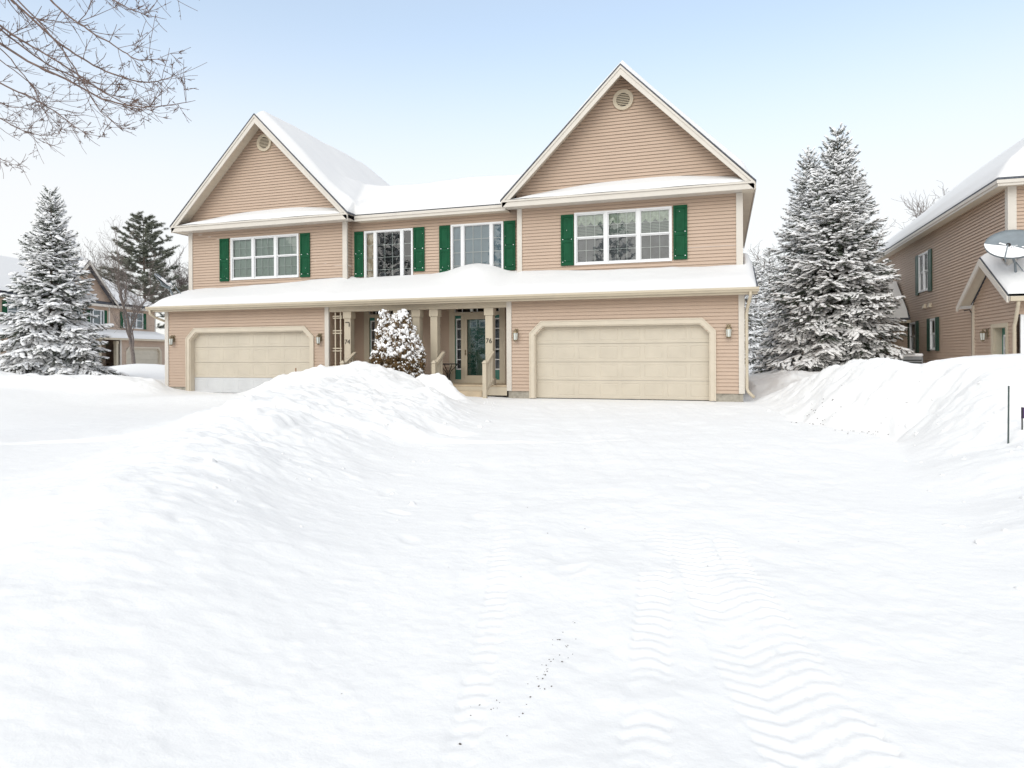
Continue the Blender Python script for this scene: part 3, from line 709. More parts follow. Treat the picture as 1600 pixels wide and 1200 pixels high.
# porch wall and entrances
FP = frame_y(YP)
E1, E2 = -11.52, -8.42                               # left edges of the two entrance units
def entrance(x0, num):
    x1 = x0 + 1.90; t = .19
    m = MB()
    z0, z1, ztr, zd = .31, 2.80, 2.52, 2.56
    m.mbox(FP, x0, x0 + t, -.06, .05, z0, z1); m.mbox(FP, x1 - t, x1, -.06, .05, z0, z1)
    m.mbox(FP, x0 + t, x1 - t, -.06, .045, ztr, ztr + .1)                       # transom bar
    m.mbox(FP, x0 + t, x1 - t, -.06, .055, z0, .47)                            # sill
    sl, sr = x0 + t + .22, x1 - t - .22
    m.mbox(FP, sl, sl + .1, -.06, .048, .47, ztr); m.mbox(FP, sr - .1, sr, -.06, .048, .47, ztr)
    fo = m.build('entrance_frame', 'trim_tan', H)
    if num: fo['label'] = num
    # transom
    g = MB(); tr = MB(); bk = MB()
    a, b, p, q = x0 + t, x1 - t, ztr + .1, 2.8
    g.face([FP(a, p, .0), FP(b, p, .0), FP(b, q, .0), FP(a, q, .0)])
    for f in (.0, .165, .5, .68, .835, .985): xx = a + (b - a) * f; tr.mbox(FP, xx - .008, xx + .014, -.02, .02, p, q)
    tr.mbox(FP, a + (b - a) * .83, a + (b - a) * .87, -.021, .03, p, q); tr.mbox(FP, a, b, -.022, .018, p - .002, p + .012); tr.mbox(FP, a, b, -.022, .018, q - .012, q)
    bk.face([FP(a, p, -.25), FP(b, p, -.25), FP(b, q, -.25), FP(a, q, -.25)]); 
    g.build('transom', 'glass', H); tr.build('transom_bar', 'white_paint', fo); bk.build('hall_shade', 'room_dark', fo)  # flat dark sheet behind the transom stands for the unlit interior
    # sidelights: green panels, white framed lights
    for a, b in ((x0 + t, sl), (sr, x1 - t)):
        s = MB(); s.mbox(FP, a, b, -.045, -.01, .47, .78); s.mbox(FP, a, b, -.045, -.01, 2.42, ztr); s.mbox(FP, a, a + .035, -.045, -.01, .78, 2.42)
        s.mbox(FP, a + .05, b - .03, -.01, -.002, .53, .73)
        so = s.build('sidelight', 'door_green', H)
        f = MB(); A, B, P, Q = a + .035, b, .78, 2.42; c = .028
        f.mbox(FP, A, A + c, -.045, .0, P, Q); f.mbox(FP, B - c * .6, B, -.045, .0, P, Q); f.mbox(FP, A + c, B - c * .6, -.045, .0, P, P + .04); f.mbox(FP, A + c, B - c * .6, -.045, .0, Q - .04, Q)
        for i in range(1, 5): z = P + (Q - P) * i / 5; f.mbox(FP, A + c, B - c * .6, -.03, -.004, z - .014, z + .014)
        f.build('sidelight_frame', 'white_paint', so)
        gl = MB(); gl.face([FP(A, P, -.02), FP(B, P, -.02), FP(B, Q, -.02), FP(A, Q, -.02)]); gl.build('pane', 'glass', so)
        bb = MB(); bb.face([FP(a, P, -.2), FP(b, P, -.2), FP(b, Q, -.2), FP(a, Q, -.2)]); bb.build('curtain', 'curtain_dark', so)
    # storm door over a green door
    A, B = sl + .1, sr - .1
    d = MB(); c = .1
    d.mbox(FP, A, A + c, -.03, .035, .47, ztr); d.mbox(FP, B - c, B, -.03, .035, .47, ztr); d.mbox(FP, A + c, B - c, -.03, .034, ztr - .13, ztr); d.mbox(FP, A + c, B - c, -.03, .034, .47, .60)
    do = d.build('storm_door', 'trim_tan', H)
    gl = MB(); gl.face([FP(A + c, .60, .01), FP(B - c, .60, .01), FP(B - c, ztr - .13, .01), FP(A + c, ztr - .13, .01)]); gl.build('pane', 'storm_glass', do)
    h = MB(); h.tube([FP(A + .05, 1.25, .06), FP(A + .05, 1.42, .06)], .014, 6); h.mbox(FP, A + .03, A + .07, .034, .06, 1.27, 1.31); h.mbox(FP, A + .03, A + .07, .034, .06, 1.37, 1.40); h.build('handle', 'brass', do)
    w = MB(); w.mbox(FP, A + .02, B - .02, -.14, -.10, .47, ztr); wd = w.build('front_door', 'door_green', H)
    f = MB(); g2 = MB()
    mid = (A + B) / 2
    for p in (mid - .29, mid + .03):
        q = p + .26; r0, r1 = 2.12, 2.36
        f.mbox(FP, p, q, -.1, -.085, r0, r0 + .035); f.mbox(FP, p, q, -.1, -.085, r1 - .035, r1); f.mbox(FP, p, p + .035, -.1, -.085, r0 + .035, r1 - .035); f.mbox(FP, q - .035, q, -.1, -.085, r0 + .035, r1 - .035)
        g2.mbox(FP, p + .035, q - .035, -.1, -.096, r0 + .035, r1 - .035)
    f.build('light_frame', 'white_paint', wd); g2.build('door_light', 'reflected_sky_grey', wd)
    kb = MB()
    for p in (A + .12, mid + .06):
        for r0 in (.62, 1.3):
            kb.mbox(FP, p, p + .3, -.1, -.09, r0, r0 + .55)
    kb.build('door_panel', 'door_green', wd)
    k = MB(); k.lathe((A + .14, YP + .06, 1.32), [(.01, -.03), (.03, -.012), (.03, .012), (.01, .03)], 10); k.build('knob', 'brass', wd, True)
entrance(E1, None); entrance(E2, None)
for a, b in ((IL, E1 + .05), (E1 + 1.85, E2 + .05), (E2 + 1.85, IR)): wall('porch_wall', FP, [(a, PD - .1), (b, PD - .1), (b, 2.815), (a, 2.815)])

# things hung on or standing by the house
G = 'coach lanterns beside the garage doors'
lantern(-18.18, 0, 1.79, 'brass coach lantern left of the garage door with the white bottom section', G)
lantern(-12.30, 0, 1.77, 'brass coach lantern beside the trellis and the column numbered 74', G)
lantern(-5.72, 0, 1.81, 'brass coach lantern beside the column numbered 76', G)
lantern(0.14, 0, 1.83, 'brass coach lantern right of the all-beige garage door, near the downspout', G)
for x, lb in ((-7.41, 'small hanging porch lantern before the transom of the storm door at 76'), (-10.37, 'small hanging porch lantern behind the snowy cedar bush')):
    t = thing('pendant_lantern', (x, .75, 2.5), lb, 'lantern', 'porch ceiling lanterns')
    a = MB(); a.tube([(x, .75, 2.825), (x, .75, 2.78)], .012, 6); a.lathe((x, .75, 2.79), [(.075, -.06), (.06, -.02), (.02, .01)], 6); a.build('lantern_cap', 'brass', t)
    g = MB(); g.lathe((x, .75, 2.69), [(.045, -.1), (.06, .04)], 6); g.build('lantern_glass', 'lantern_glass', t)
    b = MB(); b.lathe((x, .75, 2.58), [(.02, -.02), (.055, .009)], 6); b.build('lantern_base', 'brass', t)

t = thing('trellis', (-11.66, -.02, .06), 'beige wooden trellis ladder between the garage corner and column 74', 'trellis')
m = MB()
for x in (-11.75, -11.56): m.box(x - .018, x + .018, -.03, -.005, .1, 2.62)
m.build('upright', 'trim_tan', t)
m = MB()
for z in (2.46, 2.52, 1.98, 2.06, 1.42, 1.50, .86, .94):
    zz = z - .02; m.box(-11.83, -11.50, -.047, -.031, zz - .015, zz + .015)
m.build('rail', 'trim_tan', t)

t = thing('patio_table', (-8.2, .75, PD), 'small black patio table with curved iron legs on the porch at 76', 'table')
cx, cy, cz = -8.2, .75, PD - .1
m = MB(); m.lathe((cx, cy, cz), [(.36, .700), (.385, .705), (.385, .725), (.36, .73)], 24); m.build('tabletop', 'iron', t)
for k in range(4):
    a = k * math.pi / 2 + .0
    q = lambda r, z: (cx + r * math.cos(a), cy + r * math.sin(a), cz + z)
    l = MB(); l.tube([q(.30, .70), q(.22, .60), q(.10, .50), q(.045, .38), q(.045, .25), q(.12, .10), q(.24, .0)], .013, 6); l.build('leg', 'iron', t, True)

t = thing('satellite_dish', (-18.72, .55, 3.3), 'grey satellite dish with snow on it at the left end of the porch roof', 'satellite dish', 'satellite dishes')
def dish(t, base, c, nrm, up_, rw, rh, snow_lo, arm=True):
    """an oval reflector: c centre, nrm the way it faces"""
    nrm = Vector(nrm).normalized(); sx = Vector(up_).cross(nrm).normalized(); sy = nrm.cross(sx); c = Vector(c)
    N, R = 28, 6; f = MB(); P = []
    for i in range(R + 1):
        r = i / R
        P.append([c + sx * (rw * r * math.cos(2 * math.pi * k / N)) + sy * (rh * r * math.sin(2 * math.pi * k / N)) + nrm * (.16 * rw * r * r) for k in range(N)])
    for lay, off in ((0, 0), (1, -.014)):
        for i in range(R):
            for k in range(N):
                q = [P[i][k], P[i + 1][k], P[i + 1][(k + 1) % N], P[i][(k + 1) % N]]
                q = [p + nrm * off for p in q]; f.face(q[::-1] if lay else q)
    for k in range(N): f.face([P[R][k], P[R][k] - nrm * .014, P[R][(k + 1) % N] - nrm * .014, P[R][(k + 1) % N]])
    fo = f.build('reflector', 'dish_grey', t, True)
    s = MB()
    for i in range(R):
        for k in range(N):
            q = [P[i][k], P[i + 1][k], P[i + 1][(k + 1) % N], P[i][(k + 1) % N]]
            m_ = sum((p - c).dot(sy) for p in q) / 4 / rh
            if m_ < snow_lo + .12 * math.sin(k * 2.1): s.face([p + nrm * (.012 + .05 * max(0, 1 - abs((p - c).dot(sy) / rh + .5))) for p in q])
    s.build('snow', 'snow_tree', fo, True)
    m = MB(); b = Vector(base); m.tube([b, b + (c - b) * .35 + Vector((0, 0, .08)), c - nrm * .1 - sy * .1, c - nrm * .02], [.03, .03, .032, .05], 8); m.build('mast', 'dish_grey', t, True)
    a = MB(); e = c + nrm * (.62 * rw * 1.2) - sy * (rh * .75)
    a.tube([c - sy * rh * 1.0 - nrm * .02, c - sy * rh * 1.15 + nrm * .2, e], .017, 6); a.build('arm', 'dish_grey', t, True)
    h = MB(); h.tube([e, e + (c - e).normalized() * .06, e + (c - e).normalized() * .16], [.035, .05, .045], 8); h.build('receiver', 'iron', t, True)
dish(t, (-18.7, .5, 3.4), (-19.1, .4, 3.93), (.62, .2, .75), (-.5, .3, 1), .30, .42, .55)
l = MB(); l.tube([(-18.66, .55, 3.72), (-18.3, .5, 3.4)], .014, 5); l.tube([(-18.66, .55, 3.72), (-18.75, .9, 3.5)], .014, 5); l.build('brace', 'dish_grey', t)

t = thing('marker_stake', (-11.75, -2.1, 0), 'thin brown wooden stake in the snow before the left garage door', 'stake', 'driveway marker stakes')
m = MB(); m.tube([(-11.75, -2.1, -.1), (-11.74, -2.1, .9)], .016, 6); m.build('stake', 'stake_wood', t)

# ------------------------------------------------------------------ neighbour on the right
N = thing('neighbor_house', (7.4, 3, 0), 'tan house at the right edge with a snowy hip roof and a small side door', 'house')
def nwall(name, fr, poly, ops=(), m='siding', par=None):
    mb = MB(); siding(mb, fr, poly, ops); return mb.build(name, m, par or N)
NX, NYF, NYB, NE = 7.4, 2.75, 18.5, 5.74
FN = frame_xm(NX)
nw1 = (-11.9, -9.15, 3.62, 5.08); nw2 = (-9.85, -9.2, 1.36, 2.52); nw3 = (-12.7, -11.8, 1.3, 2.5)
nwall('side_wall', FN, [(-NYB, .1), (-NYF, .1), (-NYF, NE), (-NYB, NE)], [sh((-11.35, -10.05, 3.62, 5.1)), sh(nw2), sh(nw3), (-3.66, -2.62, -1, 2.02)])
nwall('front_wall', frame_y(NYF), [(NX, 2.9), (NX + 7.2, 2.9), (NX + 7.2, NE), (NX, NE)])
nwall('side_wall', frame_xp(NX + 7.2), [(NYF, .1), (NYB, .1), (NYB, NE), (NYF, NE)])
nwall('back_wall', frame_yb(NYB), [(-NX - 7.2, .1), (-NX, .1), (-NX, NE), (-NX - 7.2, NE)])
m = MB(); m.box(NX - .05, NX + .03, NYF + .001, NYF + .15, 2.9, NE); m.box(NX - .05, NX + .15, NYF - .05, NYF, 2.9, NE); m.build('corner_board', 'trim_pale', N)
window(N, FN, -11.35, -10.05, 3.62, 5.1, [(1, 'sash', 1, 2)] * 2, None, 'curtain_dark', mull=.1)
shutter(N, FN, -11.75, -11.37, 3.55, 5.12, 'shutter_dark', False); shutter(N, FN, -10.03, -9.65, 3.55, 5.12, 'shutter_dark', False)
window(N, FN, -9.85, -9.2, 1.36, 2.52, [(1, 'sash', 1, 2)], None, 'curtain_dark')
shutter(N, FN, -10.22, -9.88, 1.33, 2.55, 'shutter_dark', False); shutter(N, FN, -9.17, -8.83, 1.33, 2.55, 'shutter_dark', False)
window(N, FN, -12.7, -11.8, 1.3, 2.5, [(1, 'sash', 1, 2)], None, 'reflected_sky_grey')
shutter(N, FN, -13.05, -12.73, 1.27, 2.53, 'shutter_dark', False); shutter(N, FN, -11.77, -11.42, 1.27, 2.53, 'shutter_dark', False)
for y in (10.55, 9.85):
    v = MB(); v.prism([(NX - .005, y - .09, 2.95), (NX - .005, y + .09, 2.95), (NX - .005, y + .09, 3.12), (NX - .005, y - .09, 3.12)], [(NX - .13, y - .09, 2.97), (NX - .13, y + .09, 2.97), (NX - .07, y + .09, 3.12), (NX - .07, y - .09, 3.12)])
    v.build('exhaust_hood', 'trim_tan', N)
# hip roof
NX0, NX1, NY0, NY1, RZ, RX0, RY0 = 7.0, 15.0, 2.35, 18.9, 9.25, 11.0, 6.4
r = MB()
A = [(NX0, NY0, 5.92), (NX1, NY0, 5.92), (NX1, NY1, 5.92), (NX0, NY1, 5.92)]; R1, R2 = (RX0, RY0, RZ), (RX0, NY1 - 1.2, RZ)
r.face([A[0], A[1], R1]); r.face([A[1], A[2], R2, R1]); r.face([A[2], A[3], R2]); r.face([A[3], A[0], R1, R2])
B = [(x, y, 5.86) for x, y, z in A]
for k in range(4): r.face([A[k], B[k], B[(k + 1) % 4], A[(k + 1) % 4]][::-1])
nro = r.build('roof', 'shingle', N)
s = MB(); s.face([(NX0 + .02, NY0 + .02, 5.74), (NX1 - .02, NY0 + .02, 5.74), (NX1 - .02, NY1 - .02, 5.74), (NX0 + .02, NY1 - .02, 5.74)][::-1]); s.build('soffit', 'soffit', nro)
f = MB(); f.box(NX0 + .01, NX0 + .045, NY0 + .01, NY1, 5.70, 5.855); f.box(NX0 + .046, NX1, NY0 + .01, NY0 + .045, 5.70, 5.855)
f.box(NX0 - .02, NX0 + .008, NY0 - .02, NY1, 5.77, 5.858); f.box(NX0 + .009, NX1, NY0 - .02, NY0 + .008, 5.77, 5.858); f.build('eave_fascia', 'trim_pale', N)
def nz(X, Y):
    k = (RZ - 5.92) / 4.0
    b = np.minimum(np.minimum(5.92 + (X - NX0) * k, 5.92 + (NX1 - X) * k), 5.92 + (Y - NY0) * (RZ - 5.92) / (RY0 - NY0))
    b = np.minimum(b, 5.92 + (NY1 - Y) * 2.5)
    e = sstep(-.02, .5, X - NX0) * sstep(-.02, .5, Y - NY0)
    return b + .02 + .24 * e + .02 * np.sin(X * 2 + Y * .7) * e
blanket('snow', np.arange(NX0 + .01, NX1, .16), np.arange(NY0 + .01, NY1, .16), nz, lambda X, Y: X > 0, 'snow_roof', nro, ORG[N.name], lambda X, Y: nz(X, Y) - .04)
# low gabled garage wing in front
GY0, GY1, GE, GA, GYM = 1.65, 5.55, 2.76, 3.98, 3.6
FB = frame_xm(NX - .08)
nwall('gable_wall', FB, [(-5.2, .1), (-2.05, .1), (-2.05, 2.9), (-GYM, 3.8), (-5.2, 2.72)], [(-3.66, -2.62, -1, 2.02)])
nwall('front_wall', frame_y(2.05), [(NX - .08, 2.25), (NX + 7, 2.25), (NX + 7, 2.72), (NX - .08, 2.72)])
m = MB(); m.box(NX - .135, NX - .05, 5.08, 5.2, .1, 2.7); m.build('corner_board', 'trim', N)
r = MB(); XA, XB = 6.98, 14.5
r.prism([(XA, GY0, GE), (XA, GYM, GA), (XA, GYM, GA - .06), (XA, GY0, GE - .06)], [(XB, GY0, GE), (XB, GYM, GA), (XB, GYM, GA - .06), (XB, GY0, GE - .06)])
r.prism([(XA, GYM, GA), (XA, GY1, GE), (XA, GY1, GE - .06), (XA, GYM, GA - .06)], [(NX + .5, GYM, GA), (NX + .5, GY1, GE), (NX + .5, GY1, GE - .06), (NX + .5, GYM, GA - .06)])
gro = r.build('garage_roof', 'shingle', N)
s = MB()
for y in (GY0, GY1): s.prism([(XA + .03, y, GE - .064), (XA + .03, GYM, GA - .064), (XA + .03, GYM, GA - .085), (XA + .03, y, GE - .085)], [(NX - .085, y, GE - .064), (NX - .085, GYM, GA - .064), (NX - .085, GYM, GA - .085), (NX - .085, y, GE - .085)])
s.box(NX - .05, XB, GY0 + .03, 2.03, 2.62, 2.635)
s.build('soffit', 'soffit', gro)
rb = MB()
for y in (GY0, GY1): rb.prism([(XA - .03, y, GE - .062), (XA - .03, GYM, GA - .062), (XA - .03, GYM, GA - .25), (XA - .03, y, GE - .22)], [(XA + .02, y, GE - .062), (XA + .02, GYM, GA - .062), (XA + .02, GYM, GA - .25), (XA + .02, y, GE - .22)])
rb.build('rake_board', 'trim_pale', N)
m = MB(); m.box(XA + .03, XB, GY0 - .09, GY0 + .02, 2.57, 2.69); m.build('gutter', 'trim_tan', N)
def gzz(X, Y):
    b = GE + (Y - GY0) * (GA - GE) / (GYM - GY0); b = np.where(Y > GYM, GA - (Y - GYM) * (GA - GE) / (GY1 - GYM), b)
    e = sstep(-.01, .2, X - XA) * sstep(-.02, .25, Y - GY0) * sstep(-.02, .4, GY1 - Y)
    dr = .25 * sstep(NYF - 1.0, NYF, Y) * sstep(NX - .2, NX + .3, X)
    return b + .012 + .12 * e + dr * e
blanket('snow', np.arange(XA + .01, XB, .06), np.arange(GY0, GY1, .06), gzz, lambda X, Y: ((X < NX - .02) & (Y > GYM - .02)) | ((X < NX - .02) & (Y <= GYM)) | ((X >= NX - .02) & (Y < NYF - .005)), 'snow_roof', gro, ORG[N.name], lambda X, Y: gzz(X, Y) - .2)
d = MB(); d.tube([(XA + .22, GY0 - .03, 2.6), (XA + .22, GY0, 2.48), (NX - .13, 2.0, 2.1), (NX - .13, 2.08, 1.95), (NX - .13, 2.08, .2)], .045, 8); d.build('downspout', 'trim_tan', N, True)
m = MB(); m.tube([(NX - .10, 5.28, .1), (NX - .10, 5.28, 2.45), (NX - .16, 5.3, 2.58), (NX - .3, 5.35, 2.55)], .018, 6); m.build('cable', 'iron', N, True)
# side door in its deep jamb
fd = MB(); FB2 = frame_xm(NX - .08)
fd.mbox(FB2, -3.72, -3.58, -.02, .045, .2, 2.06); fd.mbox(FB2, -2.70, -2.56, -.02, .045, .2, 2.06); fd.mbox(FB2, -3.58, -2.70, -.02, .044, 1.95, 2.06)
fd.mbox(FB2, -3.60, -3.57, -.22, -.021, .2, 1.96); fd.mbox(FB2, -2.72, -2.69, -.22, -.021, .2, 1.96); fd.mbox(FB2, -3.57, -2.72, -.22, -.021, 1.94, 1.97)
fo = fd.build('door_frame', 'trim_tan', N)
dd = MB(); dd.mbox(FB2, -3.57, -2.72, -.22, -.18, .2, 1.94); do = dd.build('side_door', 'door_green', N)
ff = MB(); a, b, p, q = -3.42, -2.87, 1.0, 1.75
ff.mbox(FB2, a, b, -.18, -.16, p, p + .05); ff.mbox(FB2, a, b, -.18, -.16, q - .05, q); ff.mbox(FB2, a, a + .05, -.18, -.16, p + .05, q - .05); ff.mbox(FB2, b - .05, b, -.18, -.16, p + .05, q - .05)
ff.mbox(FB2, -3.16, -3.13, -.18, -.162, p + .05, q - .05); ff.mbox(FB2, a + .05, b - .05, -.18, -.163, 1.36, 1.39); ff.build('light_frame', 'white_paint', do)
gg = MB(); gg.face([FB2(a, p, -.172), FB2(b, p, -.172), FB2(b, q, -.172), FB2(a, q, -.172)]); gg.build('pane', 'glass', do)
gf = MB(); gf.box(NX - .02, NX + 6.9, 2.0, 2.06, .0, 2.24); gf.build('garage_door', 'white_paint', N)
# rear sun porch
rp = MB(); siding(rp, frame_y(13.0), [(5.4, .1), (NX, .1), (NX, 2.55), (5.4, 2.55)]); siding(rp, frame_xm(5.4), [(-16.5, .1), (-13, .1), (-13, 2.55), (-14.75, 3.9), (-16.5, 2.55)]); rp.build('porch_wall', 'siding', N)
rr = MB(); rr.prism([(5.1, 12.7, 2.7), (5.1, 14.75, 4.3), (5.1, 14.75, 4.22), (5.1, 12.7, 2.6)], [(NX, 12.7, 2.7), (NX, 14.75, 4.3), (NX, 14.75, 4.22), (NX, 12.7, 2.6)])
rr.prism([(5.1, 14.75, 4.3), (5.1, 16.8, 2.7), (5.1, 16.8, 2.6), (5.1, 14.75, 4.22)], [(NX, 14.75, 4.3), (NX, 16.8, 2.7), (NX, 16.8, 2.6), (NX, 14.75, 4.22)]); rpo = rr.build('sun_porch_roof', 'shingle', N)
blanket('snow', np.arange(5.11, NX - .01, .1), np.arange(12.7, 16.8, .1), lambda X, Y: 2.72 + (2.05 - np.abs(Y - 14.75)) * .78 + .16 * sstep(-.02, .3, X - 5.11) * sstep(-.02, .3, 2.05 - np.abs(Y - 14.75)), lambda X, Y: X > 0, 'snow_roof', rpo, ORG[N.name])
m = MB(); m.box(5.1, NX - .02, 12.62, 12.72, 2.5, 2.62); m.build('eave_fascia', 'trim_tan', N)

lantern(7.31, 4.0, 1.75, 'small jar lantern beside the side door of the house at the right edge', 'lanterns of the neighbouring houses', 'x')
t = thing('satellite_dish', (7.35, 2.25, 3.3), 'big grey oval satellite dish half filled with snow on the right neighbour roof', 'satellite dish', 'satellite dishes')
dish(t, (7.42, 2.38, 3.25), (7.28, 2.2, 4.04), (-.22, -.70, .62), (.25, 0, 1), .62, .56, -.05)
l = MB(); l.tube([(7.40, 2.33, 3.65), (7.62, 2.25, 3.25)], .014, 5); l.build('brace', 'dish_grey', t)
t = thing('air_conditioner', (6.6, 9.5, .4), 'grey air conditioner cabinet against the wall of the right house behind the spruce', 'air conditioner')
m = MB(); m.box(6.25, 6.95, 9.15, 9.85, .2, 1.12); m.build('cabinet', 'ac_grey', t, bevel=.02)
m = MB()
for i in range(9): m.box(6.24, 6.248, 9.2, 9.8, .25 + .09 * i, .29 + .09 * i); m.box(6.3, 6.9, 9.142, 9.149, .25 + .09 * i, .29 + .09 * i)
m.build('grille', 'iron', t)
m = MB(); m.box(6.24, 6.96, 9.14, 9.86, 1.122, 1.24); m.build('snow', 'snow_tree', t, bevel=.05)

# ------------------------------------------------------------------ neighbours with hip roofs, built in their own frame (s along the front, front faces -Y)
def hip_house(loc, rz, label, m='siding_far'):
    T = thing('neighbor_house', loc, label, 'house', None, rz)
    f0, fu = frame_y(0), frame_y(1.1)
    def w(fr, poly, ops, nm='wall'):
        mb = MB(); siding(mb, fr, poly, ops, .13); return mb.build(nm, m, T)
    # left wing: gable; right wing: garage with hip above; width 19, s from -9.5 to 9.5
    for a, b in ((-9.5, -3), (3, 9.5)):
        c = (a + b) / 2
        w(f0, [(a, .1), (b, .1), (b, 2.8), (a, 2.8)], [(c - 2.5, c + 2.5, -1, 2.0)], 'garage_wall')
        garage_door(T, f0, c - 2.42, c + 2.42, 0, 2.07, .3)
        for x in (a, b):
            q = MB(); q.box(x - .08, x + .08, -.05, .03, .0, 2.8); q.build('corner_board', 'trim_pale', T)
            q = MB(); q.box(x - .08, x + .08, 1.05, 1.13, 3.3, 5.75); q.build('corner_board', 'trim_pale', T)
        w(fu, [(a, 3.2), (b, 3.2), (b, 5.75), (a, 5.75)], [(c - 1.37, c + 1.37, 3.98, 5.42)], 'upper_wall')
        window(T, fu, c - 1.4, c + 1.4, 3.95, 5.45, [(1, 'sash', 3, 4)] * 3, None, 'reflected_sky_grey')
        shutter(T, fu, c - 1.85, c - 1.44, 3.92, 5.45, snow=False); shutter(T, fu, c + 1.44, c + 1.85, 3.92, 5.45, snow=False)
    w(frame_y(1.4), [(-3, .1), (3, .1), (3, 2.9), (-3, 2.9)], [], 'porch_wall'); w(fu, [(-3, 3.2), (3, 3.2), (3, 5.75), (-3, 5.75)], [(-2.2, -.6, 3.95, 5.35), (.7, 2.3, 3.95, 5.35)], 'upper_wall')
    w(frame_xm(-9.5), [(-11, .1), (0, .1), (0, 3), (-1.1, 3.7), (-1.1, 5.75), (-11, 5.75)], [], 'side_wall'); w(frame_xp(9.5), [(0, .1), (11, .1), (11, 5.75), (1.1, 5.75), (1.1, 3.7), (0, 3)], [], 'side_wall')
    w(frame_yb(11), [(-9.5, .1), (9.5, .1), (9.5, 5.75), (-9.5, 5.75)], [], 'back_wall')
    for x in (-2.6, -.5, .5, 2.6):
        q = MB(); q.box(x - .13, x + .13, 0, .26, 0, 2.45); q.box(x - .16, x + .16, -.03, .29, 2.45, 2.7); q.build('porch_column', 'trim_tan', T)
    for x in (-1.9, 1.2):
        q = MB(); q.box(x - .5, x + .5, 1.33, 1.38, .3, 2.4); q.build('front_door', 'door_green', T)
        c = -1.4 if x < 0 else 1.5; window(T, fu, c - .85, c + .85, 3.9, 5.4, [(.2, 'fixed', 1, 4), (.6, 'fixed', 3, 4), (.2, 'fixed', 1, 4)], None, 'reflected_sky_grey'); shutter(T, fu, c - 1.2, c - .87, 3.9, 5.4, snow=False); shutter(T, fu, c + .87, c + 1.2, 3.9, 5.4, snow=False)
    q = MB(); q.prism([(-9.9, -.42, 2.95), (-9.9, 1.4, 3.55), (-9.9, 1.4, 3.45), (-9.9, -.42, 2.8)], [(9.9, -.42, 2.95), (9.9, 1.4, 3.55), (9.9, 1.4, 3.45), (9.9, -.42, 2.8)])
    pr = q.build('porch_roof', 'trim_tan', T)
    blanket('snow', np.arange(-9.88, 9.9, .15), np.arange(-.44, 1.4, .1), lambda X, Y: 2.96 + (Y + .42) * .33 + .3 * sstep(-.03, .5, Y + .42) * sstep(0, .3, 9.9 - np.abs(X)), lambda X, Y: X < 99, 'snow_roof', pr, (0, 0, 0))
    q = MB(); q.box(-9.9, 9.9, -.5, -.425, 2.78, 2.93); q.build('gutter', 'trim_tan', T)
    # roofs: gable on the left wing, hip on the rest
    q = MB(); gx = 0.0
    for sg in (-1, 1):
        e = [(gx + sg * 3.65, 5.9), (gx, 9.5), (gx, 9.38), (gx + sg * 3.65, 5.78)]
        if sg < 0: e = e[::-1]
        q.prism([(x, .55, z) for x, z in e], [(x, 9, z) for x, z in e])
    ro = q.build('roof', 'shingle', T)
    q = MB()
    for sg in (-1, 1):
        e = [(gx + sg * 3.62, 5.8), (gx, 9.42), (gx, 9.1), (gx + sg * 3.62, 5.6)]
        if sg < 0: e = e[::-1]
        q.prism([(x, .5, z) for x, z in e], [(x, .545, z) for x, z in e])
    q.build('rake_board', 'trim_pale', T)
    w(fu, [(gx - 3.4, 5.9), (gx + 3.4, 5.9), (gx + 3.4, 6.05), (gx, 9.4), (gx - 3.4, 6.05)], [], 'gable_wall')
    q = MB(); q.face([(-9.9, .65, 5.9), (9.9, .65, 5.9), (6.3, 5.5, 9.2), (-6, 5.5, 9.2)]); q.face([(9.9, .65, 5.9), (9.9, 11.3, 5.9), (6.3, 6.5, 9.2), (6.3, 5.5, 9.2)])
    q.face([(9.9, 11.3, 5.9), (-9.9, 11.3, 5.9), (-6, 6.5, 9.2), (6.3, 6.5, 9.2)]); q.face([(-9.9, 11.3, 5.9), (-9.9, .65, 5.9), (-6, 5.5, 9.2), (-6, 6.5, 9.2)]); q.face([(-6, 5.5, 9.2), (6.3, 5.5, 9.2), (6.3, 6.5, 9.2), (-6, 6.5, 9.2)])
    r2 = q.build('roof', 'shingle', T)
    q = MB(); q.box(-9.9, 9.9, .6, .648, 5.68, 5.88); q.box(9.852, 9.9, .65, 11.3, 5.68, 5.88); q.box(-9.9, 9.85, .66, 1.39, 5.70, 5.72); q.build('eave_fascia', 'trim_pale', T)
    def hz_(X, Y):
        b = np.minimum(np.minimum(5.9 + (Y - .65) * .68, 5.9 + (9.9 - np.abs(X)) * .917), 9.2); b = np.minimum(b, 5.9 + (11.3 - Y) * .69)
        g = np.where((np.abs(X - gx) < 3.65) & (Y < 9), 9.5 - np.abs(X - gx) * .986, -9)
        b = np.where(Y < .64, -9, b)
        b = np.maximum(b, g); e = sstep(0, .4, 9.9 - np.abs(X)) * sstep(-.02, .4, Y - .58)
        return b + .03 + .25 * e
    blanket('snow', np.arange(-9.88, 9.9, .2), np.arange(.56, 11.3, .2), hz_, lambda X, Y: (np.abs(X - gx) < 3.6) | (Y > .66), 'snow_roof', r2, (0, 0, 0))
    return T
hip_house((-50.5, 24.5, -.05), math.radians(102), 'distant tan townhouse behind the snowy spruce at the left edge')

